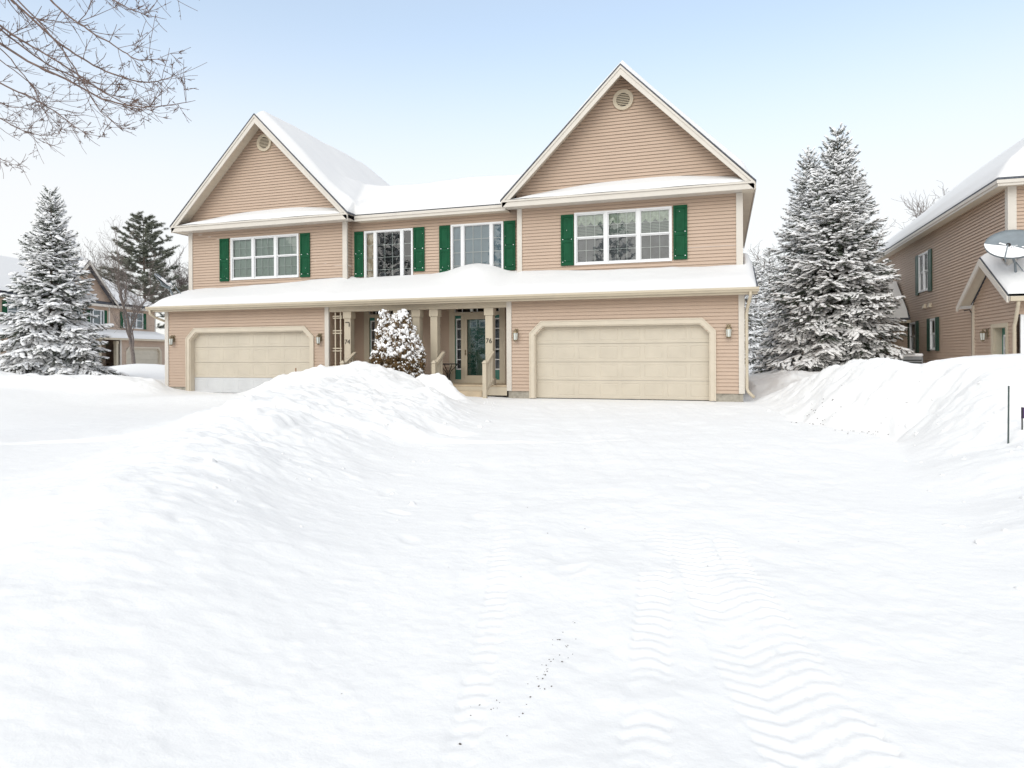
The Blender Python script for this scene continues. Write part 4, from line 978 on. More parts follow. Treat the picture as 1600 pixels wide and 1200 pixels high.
# ------------------------------------------------------------------ trees
RS = np.random.RandomState(11)
def tri_acc(): return {'v': [], 'n': 0, 'f3': [], 'f4': []}
def acc(A, v, f3=None, f4=None):
    A['v'].append(v)
    if f3 is not None: A['f3'].append(f3 + A['n'])
    if f4 is not None: A['f4'].append(f4 + A['n'])
    A['n'] += len(v)
def acc_build(A, name, m, parent, smooth=False, org=(0, 0, 0)):
    fl = []
    if A['f3']: fl.append(np.concatenate(A['f3']))
    if A['f4']: fl.append(np.concatenate(A['f4']))
    return npmesh(name, np.concatenate(A['v']), fl, m, parent, smooth, org=org)
# a squashed blob used for snow pillows
def blob_proto(n=7, m=4):
    v = [(0, 0, 1)]
    for i in range(1, m):
        t = math.pi * i / m
        for k in range(n): v.append((math.sin(t) * math.cos(2 * math.pi * k / n), math.sin(t) * math.sin(2 * math.pi * k / n), math.cos(t)))
    v.append((0, 0, -1)); f3 = []; f4 = []
    for k in range(n):
        f3.append((0, 1 + k, 1 + (k + 1) % n)); b = 1 + (m - 2) * n; f3.append((len(v) - 1, b + (k + 1) % n, b + k))
        for i in range(m - 2):
            a = 1 + i * n; f4.append((a + k, a + n + k, a + n + (k + 1) % n, a + (k + 1) % n))
    return np.array(v), np.array(f3), np.array(f4)
BV, BF3, BF4 = blob_proto()
def blobs(A, C, D, L, Wd, Hh, rs):
    """pillows at C (n,3) along horizontal-ish direction D (n,3), half sizes L, Wd, Hh"""
    n = len(C); D = D / np.linalg.norm(D, axis=1, keepdims=True)
    S = np.cross(D, np.array([0, 0, 1.0])); S /= np.linalg.norm(S, axis=1, keepdims=True) + 1e-9; U = np.cross(S, D)
    j = 1 + rs.uniform(-.28, .28, (n, len(BV), 1))
    V = C[:, None] + (D[:, None] * (BV[None, :, 0:1] * L[:, None, None]) + S[:, None] * (BV[None, :, 1:2] * Wd[:, None, None]) + U[:, None] * (np.maximum(BV[None, :, 2:3], -.45) * Hh[:, None, None])) * j
    off = (np.arange(n) * len(BV))[:, None, None]
    acc(A, V.reshape(-1, 3), (BF3[None] + off).reshape(-1, 3), (BF4[None] + off).reshape(-1, 4))
def blades(A, C, D, L, Wd, rs):
    """thin needle triangles at C pointing along D"""
    n = len(C); D = D / (np.linalg.norm(D, axis=1, keepdims=True) + 1e-9)
    R = rs.normal(size=(n, 3)); S = np.cross(D, R); S /= np.linalg.norm(S, axis=1, keepdims=True) + 1e-9
    V = np.stack([C - S * Wd[:, None], C + S * Wd[:, None], C + D * L[:, None]], 1).reshape(-1, 3)
    acc(A, V, np.arange(3 * n).reshape(-1, 3))
def tubes(A, paths, n=5):
    """paths: list of (points (k,3), radii (k,))"""
    ang = np.arange(n) * 2 * math.pi / n; ca, sa = np.cos(ang), np.sin(ang)
    for P, R in paths:
        P = np.asarray(P, float); k = len(P)
        T = np.gradient(P, axis=0); T /= np.linalg.norm(T, axis=1, keepdims=True) + 1e-12
        ref = np.array([0.31, 0.17, 0.93]) if abs(T[0, 2]) < .8 else np.array([1.0, .1, 0])
        X = np.cross(T, ref); X /= np.linalg.norm(X, axis=1, keepdims=True) + 1e-12; Y = np.cross(T, X)
        V = P[:, None] + (X[:, None] * ca[None, :, None] + Y[:, None] * sa[None, :, None]) * np.asarray(R)[:, None, None]
        I, J = np.meshgrid(np.arange(k - 1), np.arange(n), indexing='ij'); J2 = (J + 1) % n
        f = np.stack([I * n + J, I * n + J2, (I + 1) * n + J2, (I + 1) * n + J], -1).reshape(-1, 4)
        acc(A, V.reshape(-1, 3), None, f)

def spruce(name, base, height, radius, label, group=None, seed=1, snow=.5, tops=((0, 0, 1.0),), low=.04, dens=1.0, fine=1.0, cat='tree', power=.8):
    rs = np.random.RandomState(seed); T = thing(name, base, label, cat, group); B = np.array(base, float)
    ND, SN, BR = tri_acc(), tri_acc(), tri_acc()
    for tx, ty, th in tops:
        Ht = height * th; R0 = radius * (th ** .5)
        nlev = int(Ht / .165 * dens ** .5)
        trunk = [B + [tx, ty, Ht * q] for q in np.linspace(-.02, 1, 12)]
        tubes(BR, [(trunk, np.linspace(.028 * height * .5, .008, 12))], 8)
        for lv in range(nlev):
            f = low + (1 - low) * (lv + rs.rand()) / nlev
            z0 = Ht * f
            Lm = R0 * ((1 - f) ** power) * (1.0 if f > .16 else .80 + 1.25 * f) + .10
            nb = max(4, int((7 + 4 * (1 - f)) * dens ** .5 * (.6 if f > .93 else 1)))
            ph = rs.rand() * 6.28
            for k in range(nb):
                az = ph + 6.283 * k / nb + rs.normal(0, .22); L = Lm * rs.uniform(.68, 1.12)
                rise = .75 * (f ** 1.8) - .12 * (1 - f); droop = (.62 * (1 - f) ** .7 + .06); tip = .30
                dx, dy = math.cos(az), math.sin(az); n = max(4, int(L / .16))
                t = np.linspace(0, 1, n + 1)
                h = L * (rise * t - droop * t ** 1.6 * .9 + tip * t ** 3.2 * .9)
                P = np.stack([tx + dx * L * t, ty + dy * L * t, z0 + h], 1) + B
                tubes(BR, [(P, np.linspace(.012 + .007 * L, .004, n + 1))], 4)
                # side shoots, drooping, alternate
                ns = max(4, int(L / .085 * dens ** .5)); u = np.sort(rs.uniform(.18 if L > .8 else .05, 1.0, ns)); sg = np.where(np.arange(ns) % 2 == 0, 1, -1)
                c = np.stack([np.interp(u, t, P[:, i]) for i in range(3)], 1)
                sl = (.46 * L ** .72 * (1.05 - u) ** .6 * rs.uniform(.65, 1.25, ns)).clip(.08, .75)
                a2 = az + sg * rs.uniform(.55, 1.05, ns); slope = np.interp(u, t, np.gradient(h, L / n)) * .6 - .22 * (1 - f) - .05 + rs.normal(0, .10, ns)
                d = np.stack([np.cos(a2), np.sin(a2), slope], 1); d /= np.linalg.norm(d, axis=1, keepdims=True)
                # spine end as a shoot too
                c = np.vstack([c, P[-2:-1]]); d = np.vstack([d, (P[-1] - P[-2])[None] / np.linalg.norm(P[-1] - P[-2])]); sl = np.append(sl, .22); ns += 1
                # needles along every shoot
                m = np.maximum(3, (sl / (.034 / fine)).astype(int)); idx = np.repeat(np.arange(ns), m); q = np.concatenate([np.linspace(0, 1, k2) for k2 in m])
                sag = -.16 * (1 - f * .8)
                base_c = c[idx] + d[idx] * (sl[idx] * q)[:, None]; base_c[:, 2] += sag * sl[idx] * q * q
                for rep in range(4):
                    dd = d[idx] * rs.uniform(.5, 1.0, (len(idx), 1)) + rs.normal(0, .52, (len(idx), 3)); dd[:, 2] *= .8
                    blades(ND, base_c + rs.normal(0, .008, base_c.shape), dd, rs.uniform(.05, .105, len(idx)) / fine ** .3, np.full(len(idx), .0095 / fine ** .4), rs)
                # snow pillows on the shoots, more on the flatter low boughs
                pr = snow * (1.25 - .42 * f) * (rs.uniform(.12, .6) if rs.rand() < .38 else rs.uniform(.8, 1.7))
                for q0 in (.3, .62, .95):
                    kk = rs.rand(ns) < pr * (.85 if q0 > .9 else 1)
                    if kk.any():
                        cc = c[kk] + d[kk] * (sl[kk] * q0)[:, None]; cc[:, 2] += sag * sl[kk] * q0 * q0 + .022
                        nn = kk.sum(); s_ = rs.uniform(.6, 1.25, nn)
                        blobs(SN, cc, d[kk] + rs.normal(0, .08, (nn, 3)), (.06 + .19 * sl[kk]) * s_, (.032 + .062 * sl[kk]) * s_ * rs.uniform(.8, 1.3, nn), (.024 + .03 * sl[kk]) * s_, rs)
                # broad pads lying on the outer half of a bough
                npd = rs.poisson(2.6 * snow * L * (1 - f) ** .3) if L > .5 else 0
                if npd:
                    uu = rs.uniform(.35, .98, npd); pc = np.stack([np.interp(uu, t, P[:, i]) for i in range(3)], 1); pc += rs.normal(0, .05 * L, (npd, 3)) * [1, 1, .15]; pc[:, 2] += .03
                    s_ = rs.uniform(.5, 1.2, npd); blobs(SN, pc, np.tile([dx, dy, 0.0], (npd, 1)) + rs.normal(0, .25, (npd, 3)) * [1, 1, .8] + [0, 0, -.2], .17 * s_, .12 * s_, .05 * s_, rs)
    acc_build(BR, 'trunk', 'bark', T, True, org=base)
    cr = acc_build(ND, 'crown', 'needles', T, False, org=base)
    acc_build(SN, 'snow', 'snow_tree', cr, True, org=base)
    return T

def bare_tree(name, base, height, label, group=None, seed=1, lean=(0, 0), trunk_r=None, levels=5, m='bark_grey', spread=.55, fork=.3, cat='tree', minr=.006, dens=1.0):
    rs = np.random.RandomState(seed); T = thing(name, base, label, cat, group); TR, CRN = tri_acc(), tri_acc()
    r0 = trunk_r or height * .014
    big, small = [], []
    def grow(p, d, L, r, lv):
        n = 5; P = [np.array(p)]; d = np.array(d, float)
        for i in range(n):
            d = d + rs.normal(0, .09 + .03 * (levels - lv), 3) + np.array([0, 0, .05 if lv < levels else 0]); d /= np.linalg.norm(d); P.append(P[-1] + d * L / n)
        R = np.linspace(r, max(minr * .7, r * .62), n + 1); (big if lv >= levels - 1 else small).append((P, R))
        if lv <= 0: return
        k = rs.randint(3, 5) if lv < levels else rs.randint(4, 7)
        k = max(2, int(k * dens))
        for i in range(k):
            q = rs.uniform(fork if lv == levels else .2, 1); j = q * n; a = int(min(j, n - 1)); c = P[a] + (P[a + 1] - P[a]) * (j - a)
            az = rs.uniform(0, 6.283); s = rs.uniform(.6, 1.1) * spread
            o = np.cross(d, rs.normal(size=3)); o /= np.linalg.norm(o); nd = d * math.cos(s) + o * math.sin(s); nd[2] += .12
            grow(c, nd / np.linalg.norm(nd), L * rs.uniform(.5, .74), max(minr * .7, R[a] * rs.uniform(.45, .66)), lv - 1)
        nd = d + rs.normal(0, .15, 3); grow(P[-1], nd / np.linalg.norm(nd), L * .68, R[-1] * .9, lv - 1)
    b = np.array(base, float); grow(b - [0, 0, .2], (lean[0], lean[1], 1), height * .40, r0, levels)
    tubes(TR, big, 7); acc_build(TR, 'trunk', m, T, True, org=base)
    tubes(CRN, small, 4); acc_build(CRN, 'crown', m, T, True, org=base)
    return T

def pine(name, base, height, label, seed=1, group=None):
    rs = np.random.RandomState(seed); T = thing(name, base, label, 'tree', group); B = np.array(base, float); ND, BR, SN = tri_acc(), tri_acc(), tri_acc()
    tr = [B + [.1 * math.sin(q * 3), .1 * math.cos(q * 2), height * q] for q in np.linspace(-.02, 1, 14)]
    tubes(BR, [(tr, np.linspace(height * .016, .02, 14))], 8)
    nl = 21
    for lv in range(nl):
        f = .26 + .74 * lv / nl; L0 = height * .335 * (1 - f) ** .62 * (1 if f > .4 else .9) + .25; ph = rs.rand() * 6
        for k in range(rs.randint(4, 7)):
            az = ph + k * 6.283 / 5 + rs.normal(0, .25); L = L0 * rs.uniform(.6, 1.15); n = 8; t = np.linspace(0, 1, n + 1)
            h = L * (.10 * t + .30 * t ** 2.2 * (f + .1) + (f - .5) * .45 * t)
            P = B + np.stack([math.cos(az) * L * t, math.sin(az) * L * t, height * f + h], 1); tubes(BR, [(P, np.linspace(.05, .012, n + 1))], 4)
            ns = int(L * 6) + 3; u = rs.uniform(.35, 1, ns); c = np.stack([np.interp(u, t, P[:, i]) for i in range(3)], 1)
            a2 = az + rs.normal(0, .8, ns); d = np.stack([np.cos(a2), np.sin(a2), rs.uniform(.0, .5, ns)], 1); sl = rs.uniform(.25, .75, ns) * (.4 + .25 * L)
            e = c + d * sl[:, None]; tubes(BR, [(np.stack([c[i], (c[i] + e[i]) / 2, e[i]]), np.array([.014, .011, .008])) for i in range(ns)], 3)
            m = 130; idx = np.repeat(np.arange(ns), m); q = rs.uniform(.25, 1.02, len(idx)); cc = c[idx] + d[idx] * (sl[idx] * q)[:, None]
            dd = d[idx] * .6 + rs.normal(0, .75, (len(idx), 3)) + [0, 0, .2]
            blades(ND, cc, dd, rs.uniform(.16, .32, len(idx)), np.full(len(idx), .016), rs)
            kk = rs.rand(ns) < .35
            if kk.any():
                nn = kk.sum(); blobs(SN, c[kk] + d[kk] * (sl[kk] * .8)[:, None] + [0, 0, .05], d[kk], rs.uniform(.12, .28, nn), rs.uniform(.06, .12, nn), rs.uniform(.03, .06, nn), rs)
    acc_build(BR, 'trunk', 'bark', T, True, org=base); cr = acc_build(ND, 'crown', 'needles_pine', T, org=base); acc_build(SN, 'snow', 'snow_tree', cr, True, org=base)['kind'] = 'stuff'
    return T

spruce('spruce_tree', (4.35, 10.6, .1), 9.95, 3.05, 'tall snow-laden spruce between the two houses on the right, the front one of the pair', 'snowy spruces', 3, .86, fine=1.15)
spruce('spruce_tree', (3.55, 12.6, .1), 9.75, 2.6, 'slightly shorter spruce just behind and left of the tall snowy spruce on the right', 'snowy spruces', 8, .72, dens=.8)
spruce('spruce_tree', (-24.3, .3, .3), 7.25, 2.55, 'broad snow-laden spruce standing alone at the left edge', 'snowy spruces', 21, .86, fine=1.1, power=1.0)
spruce('spruce_tree', (-20.2, 3.2, -.2), 3.0, .95, 'small snowy spruce peeking out beside the left corner of the tan townhouse', 'snowy spruces', 5, .9, dens=.7)
bgx = [(-.2, 30, 5.6, 1.7), (1.3, 26, 6.2, 1.6), (2.2, 31, 7.4, 2.2), (.6, 38, 8.6, 2.4), (3.4, 36, 9.0, 2.4)]
lbs = ['white-frosted conifer just right of the main house downspout, behind the yard', 'snow-smothered conifer nearest the left side of the big right spruce', 'bushy snowed-in conifer behind the big right spruce', 'taller frosted conifer farthest back in the gap right of the house', 'frosted conifer mostly hidden by the big right spruce']
for i, (x, y, h, r) in enumerate(bgx):
    spruce('conifer', (x, y, .2), h, r, lbs[i], 'frosted conifers in the gap behind the house', 40 + i, 1.0, dens=.45, fine=.6, power=.62, low=.02)
pine('pine_tree', (-62.3, 40.5, 0), 17.2, 'tall dark pine rising behind the distant townhouse on the left', 4)
bare_tree('bare_tree', (-34.0, 12.9, .2), 8.8, 'bare tree with a low snowy fork in front of the distant townhouse', None, 14, (-.06, .02), .13, 5, spread=.6, fork=.25)
for i, (x, y, h, lb) in enumerate([(-70.7, 43, 14.5, 'pale bare tree left of the dark pine, behind the distant roof'), (-64.5, 48.5, 15, 'bare tree right of the dark pine, its twigs reaching the upper wall corner'), (-62, 52, 16, 'hazy bare tree between the pine and the main house, farther back'),
                                  (-88, 40, 17, 'bare treetop above the snowy roof at the far left edge'), (19.9, 61.2, 17.8, 'bare round-topped tree above the right neighbour roof'), (13.3, 46, 14, 'low bare treetop just right of the tall spruce'), (3.5, 52, 13, 'thin bare tree in the gap right of the main house'), (11, 55, 15, 'bare treetop behind the right flank of the tall spruce')]):
    bare_tree('bare_tree', (x, y, 0), h, lb, 'bare trees on the skyline', 60 + i, (0, 0), None, 5, spread=.42 if x > 15 else .5, minr=.016)

# cedar bush under a cap of snow
def cedar(base, label):
    rs = np.random.RandomState(9); T = thing('cedar_bush', base, label, 'bush'); B = np.array(base, float); ND, SN, BR = tri_acc(), tri_acc(), tri_acc()
    lobes = [(-.42, 0, .27, 2.46), (.0, .05, .46, 2.25), (.18, -.05, .48, 2.38), (.48, .0, .32, 1.75), (-.2, -.18, .46, 1.7), (.25, -.22, .46, 1.6)]
    for lx, ly, r, h in lobes:
        n = int(620 * r); z = rs.uniform(0, 1, n) ** .85; a = rs.uniform(0, 6.283, n)
        rad = r * np.where(z < .5, .92 + .12 * np.sin(z * 6), 1.0 * (1 - ((z - .5) / .5) ** (1.9 if r > .3 else 1.15)) ** .78 + .03) * rs.uniform(.82, 1.06, n)
        P = B + np.stack([lx + np.cos(a) * rad, ly + np.sin(a) * rad, z * h], 1); O = np.stack([np.cos(a) * .7, np.sin(a) * .7, np.full(n, .9)], 1)
        m = 80; idx = np.repeat(np.arange(n), m)
        C = P[idx] + rs.normal(0, .045, (len(idx), 3)) - O[idx] * .05; D = O[idx] + rs.normal(0, .5, (len(idx), 3)); blades(ND, C, D, rs.uniform(.05, .10, len(idx)), np.full(len(idx), .012), rs)
        tubes(BR, [(np.stack([B + [lx * .3, ly * .3, 0], B + [lx, ly, h * .5], B + [lx, ly, h * .93]]), np.array([.04, .03, .01]))], 5)
        side = np.cos(a) * .35 + .2 * np.sin(a * 2 + lx * 9)
        pr = .46 + .95 * np.clip((z - .52) / .32, 0, 1) + .35 * np.clip((lx + np.cos(a) * rad - .12) / .4, 0, 1) + .12 * np.sin(P[:, 0] * 13 + P[:, 2] * 9)
        k = rs.rand(n) < pr * .72; nn = k.sum(); s = rs.uniform(.35, 1.1, nn)
        
        for _r in range(4):
            blobs(SN, P[k] + O[k] * .03 + rs.normal(0, .04, (nn, 3)), np.stack([-np.sin(a[k]) * .5 + np.cos(a[k]) * .4, np.cos(a[k]) * .5 + np.sin(a[k]) * .4, rs.normal(-.5, .6, nn)], 1), .062 * s * rs.uniform(.5, 1.2, nn), .030 * s, .026 * s, rs)
        k = (z > .66) & (rs.rand(n) < .9); nn = k.sum(); s = rs.uniform(.9, 1.7, nn); blobs(SN, P[k] + [0, 0, .02] + rs.normal(0, .02, (nn, 3)), O[k] + rs.normal(0, .4, (nn, 3)), .075 * s, .045 * s, .04 * s, rs)
        k = (rs.rand(n) < .75); nn = k.sum(); s = rs.uniform(.2, .5, nn); blobs(SN, P[k] + O[k] * .05, rs.normal(size=(nn, 3)), .06 * s, .05 * s, .04 * s, rs)
    acc_build(BR, 'trunk', 'bark', T, True, org=base); c = acc_build(ND, 'crown', 'cedar', T, org=base); acc_build(SN, 'snow', 'snow_tree', c, True, org=base)
cedar((-9.2, -.72, .12), 'brownish cedar bush capped with snow before the porch columns')

# overhanging maple: trunk off to the left, long limbs drooping into the upper left of the view
def overhang():
    rs = np.random.RandomState(17); base = (-11.4, -13.4, 0); T = thing('overhanging_tree', base, 'near bare tree whose drooping reddish twigs hang into the upper left corner', 'tree')
    TR, CR = tri_acc(), tri_acc()
    tubes(TR, [([(-11.4, -13.4, -.3), (-11.4, -13.4, 1.5), (-11.4, -13.35, 4), (-11.2, -13.3, 6.5), (-11.1, -13.2, 9.5)], [.22, .19, .17, .12, .05])], 10)
    limbs = LIMBS
    small = []
    def twig(p, d, L, r, lv):
        n = max(4, int(L / .09)); P = [np.array(p)]; d = np.array(d, float)
        for i in range(n):
            d = d + rs.normal(0, .085, 3) + np.array([.015, 0, .06]); d /= np.linalg.norm(d); P.append(P[-1] + d * L / n)
        R = np.linspace(r, max(.0022, r * .5), n + 1); small.append((P, R))
        if lv > 0:
            k = max(2, int(L / .17))
            for i in range(k):
                j = rs.uniform(.15, 1) * (n - 1); a = int(j); o = np.cross(d, rs.normal(size=3)); o /= np.linalg.norm(o); s = rs.uniform(.5, 1.0)
                nd = (P[a + 1] - P[a]); nd /= np.linalg.norm(nd); nd = nd * math.cos(s) + o * math.sin(s)
                twig(P[a], nd, L * rs.uniform(.28, .55) * (1.15 - j / n * .5), max(.0025, R[a] * .62), lv - 1)
        else:
            for i in range(n):            # buds and stubby spurs
                if rs.rand() < .55:
                    o = rs.normal(size=3); o /= np.linalg.norm(o); e = P[i] + (d * .6 + o * .8) * rs.uniform(.015, .05); small.append(([P[i], (P[i] + e) / 2, e], np.array([.003, .0035, .002])))
    for P, r0, r1 in limbs:
        P = np.array(P); s = np.linspace(0, 1, len(P)); t = np.linspace(0, 1, 40)
        Q = np.stack([np.interp(t, s, P[:, i]) for i in range(3)], 1)
        for _ in range(4): Q[1:-1] = (Q[:-2] + Q[1:-1] * 2 + Q[2:]) / 4
        Q[1:-1] += np.cumsum(rs.normal(0, .006, (38, 3)), 0) * np.sin(np.pi * t[1:-1])[:, None]
        R = np.linspace(r0, r1, 40); R = R * .5; tubes(TR if r0 > .028 else CR, [(Q, R)], 6)
        Lt = np.linalg.norm(np.diff(Q, axis=0), axis=1).sum()
        for i in range(int(Lt * 3.2)):
            j = rs.uniform(.22, .99) * 38; a = int(j); d = Q[a + 1] - Q[a]; d /= np.linalg.norm(d); o = np.cross(d, rs.normal(size=3)); o /= np.linalg.norm(o); g = rs.uniform(.35, .95)
            nd = d * math.cos(g) + o * math.sin(g); nd[2] -= .05
            twig(Q[a], nd, rs.uniform(.2, .85) * (1.1 - .5 * j / 38), max(.003, R[a] * .5), 2 if rs.rand() < .5 else 1)
    tubes(CR, small, 4)
    acc_build(TR, 'trunk', 'twig', T, True, org=base); acc_build(CR, 'crown', 'twig', T, True, org=base)
LIMBS = [([[-11.35, -13.35, 4.2], [-10.07, -12.67, 6.44], [-9.02, -12.52, 5.44], [-8.19, -12.44, 4.88], [-7.53, -12.42, 4.56], [-7.01, -12.44, 4.28], [-6.54, -12.47, 4.1], [-6.08, -12.51, 4.03], [-5.7, -12.57, 4.02], [-5.43, -12.67, 4.01]], 0.04, 0.004), ([[-11.35, -13.35, 4.5], [-10.38, -12.56, 6.99], [-9.2, -12.32, 5.73], [-8.63, -12.28, 5.28], [-8.08, -12.24, 4.95], [-7.5, -12.19, 4.57], [-7.05, -12.18, 4.32], [-6.72, -12.21, 4.19], [-6.43, -12.25, 4.17]], 0.038, 0.004), ([[-11.35, -13.35, 4.8], [-10.83, -12.6, 5.86], [-9.59, -12.3, 5.13], [-9.02, -12.21, 4.86], [-8.61, -12.17, 4.66], [-8.25, -12.15, 4.49], [-7.98, -12.15, 4.3], [-7.7, -12.16, 4.1], [-7.47, -12.18, 4.0], [-7.19, -12.18, 3.94]], 0.032, 0.003), ([[-11.35, -13.35, 5.1], [-11.07, -12.47, 5.35], [-9.82, -12.16, 4.7], [-9.24, -12.06, 4.47], [-8.91, -12.04, 4.29], [-8.58, -12.03, 4.15], [-8.3, -12.02, 4.15], [-8.12, -12.05, 4.14]], 0.026, 0.003), ([[-11.35, -13.35, 5.4], [-11.2, -12.4, 4.77], [-10.11, -12.13, 4.17], [-9.36, -11.98, 3.91], [-9.12, -11.98, 3.83], [-8.86, -11.97, 3.79]], 0.02, 0.003), ([[-11.35, -13.35, 5.7], [-9.94, -12.53, 7.09], [-8.76, -12.39, 5.95], [-7.85, -12.33, 5.14], [-7.34, -12.41, 4.84], [-6.85, -12.49, 4.6], [-6.34, -12.56, 4.41], [-5.91, -12.67, 4.3], [-5.6, -12.8, 4.25], [-5.36, -12.96, 4.21]], 0.036, 0.004), ([[-11.35, -13.35, 6.0], [-10.42, -12.47, 6.8], [-9.45, -12.23, 5.9], [-8.73, -12.08, 5.27], [-8.26, -12.01, 4.98], [-7.88, -11.96, 4.83], [-7.5, -11.92, 4.59], [-7.21, -11.9, 4.52], [-6.88, -11.87, 4.45]], 0.034, 0.004), ([[-11.35, -13.35, 6.3], [-9.67, -12.54, 7.43], [-8.47, -12.43, 6.2], [-7.62, -12.43, 5.42], [-7.02, -12.51, 5.06], [-6.58, -12.64, 4.79], [-6.15, -12.78, 4.51], [-5.78, -12.93, 4.4], [-5.4, -13.08, 4.28]], 0.034, 0.004), ([[-11.35, -13.35, 6.6], [-10.29, -12.32, 6.42], [-9.24, -12.05, 5.4], [-8.77, -11.97, 4.9], [-8.59, -11.97, 4.53], [-8.42, -11.98, 4.26], [-8.2, -11.97, 4.17]], 0.022, 0.003), ([[-11.35, -13.35, 6.9], [-9.51, -12.49, 7.76], [-8.23, -12.44, 6.55], [-7.31, -12.51, 5.79], [-6.58, -12.64, 5.3], [-6.02, -12.81, 4.98], [-5.49, -13.0, 4.74]], 0.034, 0.004), ([[-11.35, -13.35, 7.2], [-9.4, -12.57, 6.62], [-8.4, -12.4, 5.72], [-7.72, -12.35, 5.05], [-7.29, -12.37, 4.47], [-7.08, -12.46, 4.19], [-6.67, -12.48, 3.91], [-6.52, -12.59, 3.81]], 0.026, 0.003), ([[-11.35, -13.35, 7.5], [-10.54, -12.4, 6.25], [-9.68, -12.16, 5.54], [-8.99, -11.98, 5.01], [-8.71, -11.93, 4.73], [-8.76, -11.98, 4.64], [-8.41, -11.9, 4.32], [-8.21, -11.87, 4.23]], 0.02, 0.003), ([[-11.35, -13.35, 7.8], [-10.54, -12.4, 5.56], [-9.53, -12.19, 4.91], [-8.94, -12.1, 4.57], [-8.6, -12.1, 4.61], [-7.87, -11.97, 4.57]], 0.02, 0.003), ([[-11.35, -13.35, 8.1], [-9.13, -12.58, 8.18], [-7.77, -12.63, 6.81], [-6.72, -12.76, 5.91], [-5.8, -12.94, 5.29], [-5.0, -13.16, 4.97]], 0.034, 0.004)]
overhang()

# ------------------------------------------------------------------ snowy ground: one sheet, ploughed drives between banks
def drive_z(Y): return np.interp(Y, [-60, -20, -1.2, 1, 400], [-.5, -.37, -.012, 0, 0])
DL = np.array([(.4, -6.15), (-.5, -6.15), (-1.5, -5.95), (-3, -5.45), (-5, -4.9), (-9, -4.1), (-11.5, -3.5), (-13.5, -2.75), (-15.2, -2.05), (-16.6, -1.65), (-19, -1.9), (-24, -3)])
DR = np.array([(8, .9), (1.2, .66), (-.3, .68), (-2, .95), (-4.2, 1.35), (-5.4, 2.1), (-6.3, 2.55), (-7.5, 2.4), (-9.5, 2.05), (-11.5, 1.85), (-13.5, 1.65), (-15, 1.5), (-18.5, 1.7), (-24, 2.5)])
def poly_ridge(X, Y, pts):
    """distance to a polyline with interpolated height and width"""
    best = np.full(X.shape, 1e9); hh = np.zeros(X.shape); ww = np.ones(X.shape); side = np.zeros(X.shape)
    for (x0, y0, h0, w0), (x1, y1, h1, w1) in zip(pts[:-1], pts[1:]):
        dx, dy = x1 - x0, y1 - y0; t = np.clip(((X - x0) * dx + (Y - y0) * dy) / (dx * dx + dy * dy), 0, 1)
        d = np.hypot(X - x0 - t * dx, Y - y0 - t * dy); k = d < best
        best = np.where(k, d, best); hh = np.where(k, h0 + (h1 - h0) * t, hh); ww = np.where(k, w0 + (w1 - w0) * t, ww)
    return best, hh, ww
# crest of the bank between the two drives, from the porch towards the lower left
CREST = [(-12.6, -1.5, .50, .85), (-11.1, -2.3, .76, 1.0), (-9.6, -2.45, .98, 1.15), (-8.6, -3.0, .88, 1.3), (-8.3, -5.5, .66, 1.6), (-7.3, -8.3, .50, 1.6), (-5.95, -11.6, .40, 1.4), (-4.4, -14.2, .29, 1.2), (-3.3, -15.8, .22, 1.05), (-2.65, -16.8, .17, 1.0), (-2.6, -19, .22, 1.0), (-3.5, -24, .2, 1.2)]
SPUR = [(-7.9, -1.9, .66, .55), (-7.25, -2.2, .80, .42), (-6.75, -2.5, .50, .42), (-6.35, -2.9, .16, .5)]
TRK = [([(-.36, -12.6), (-.05, -14.2), (.15, -15.2), (.42, -16.3), (.8, -17.6)], .17), ([(-.12, -12.2), (.17, -14.0), (.42, -15.2), (.70, -16.3), (1.1, -17.6)], .10), ([(-.55, -12.4), (-.42, -14.2), (-.32, -15.6), (-.22, -16.8)], .11),
       ([(-1.9, -12.8), (-1.35, -14.6), (-1.02, -15.9), (-.8, -16.9)], .07)]
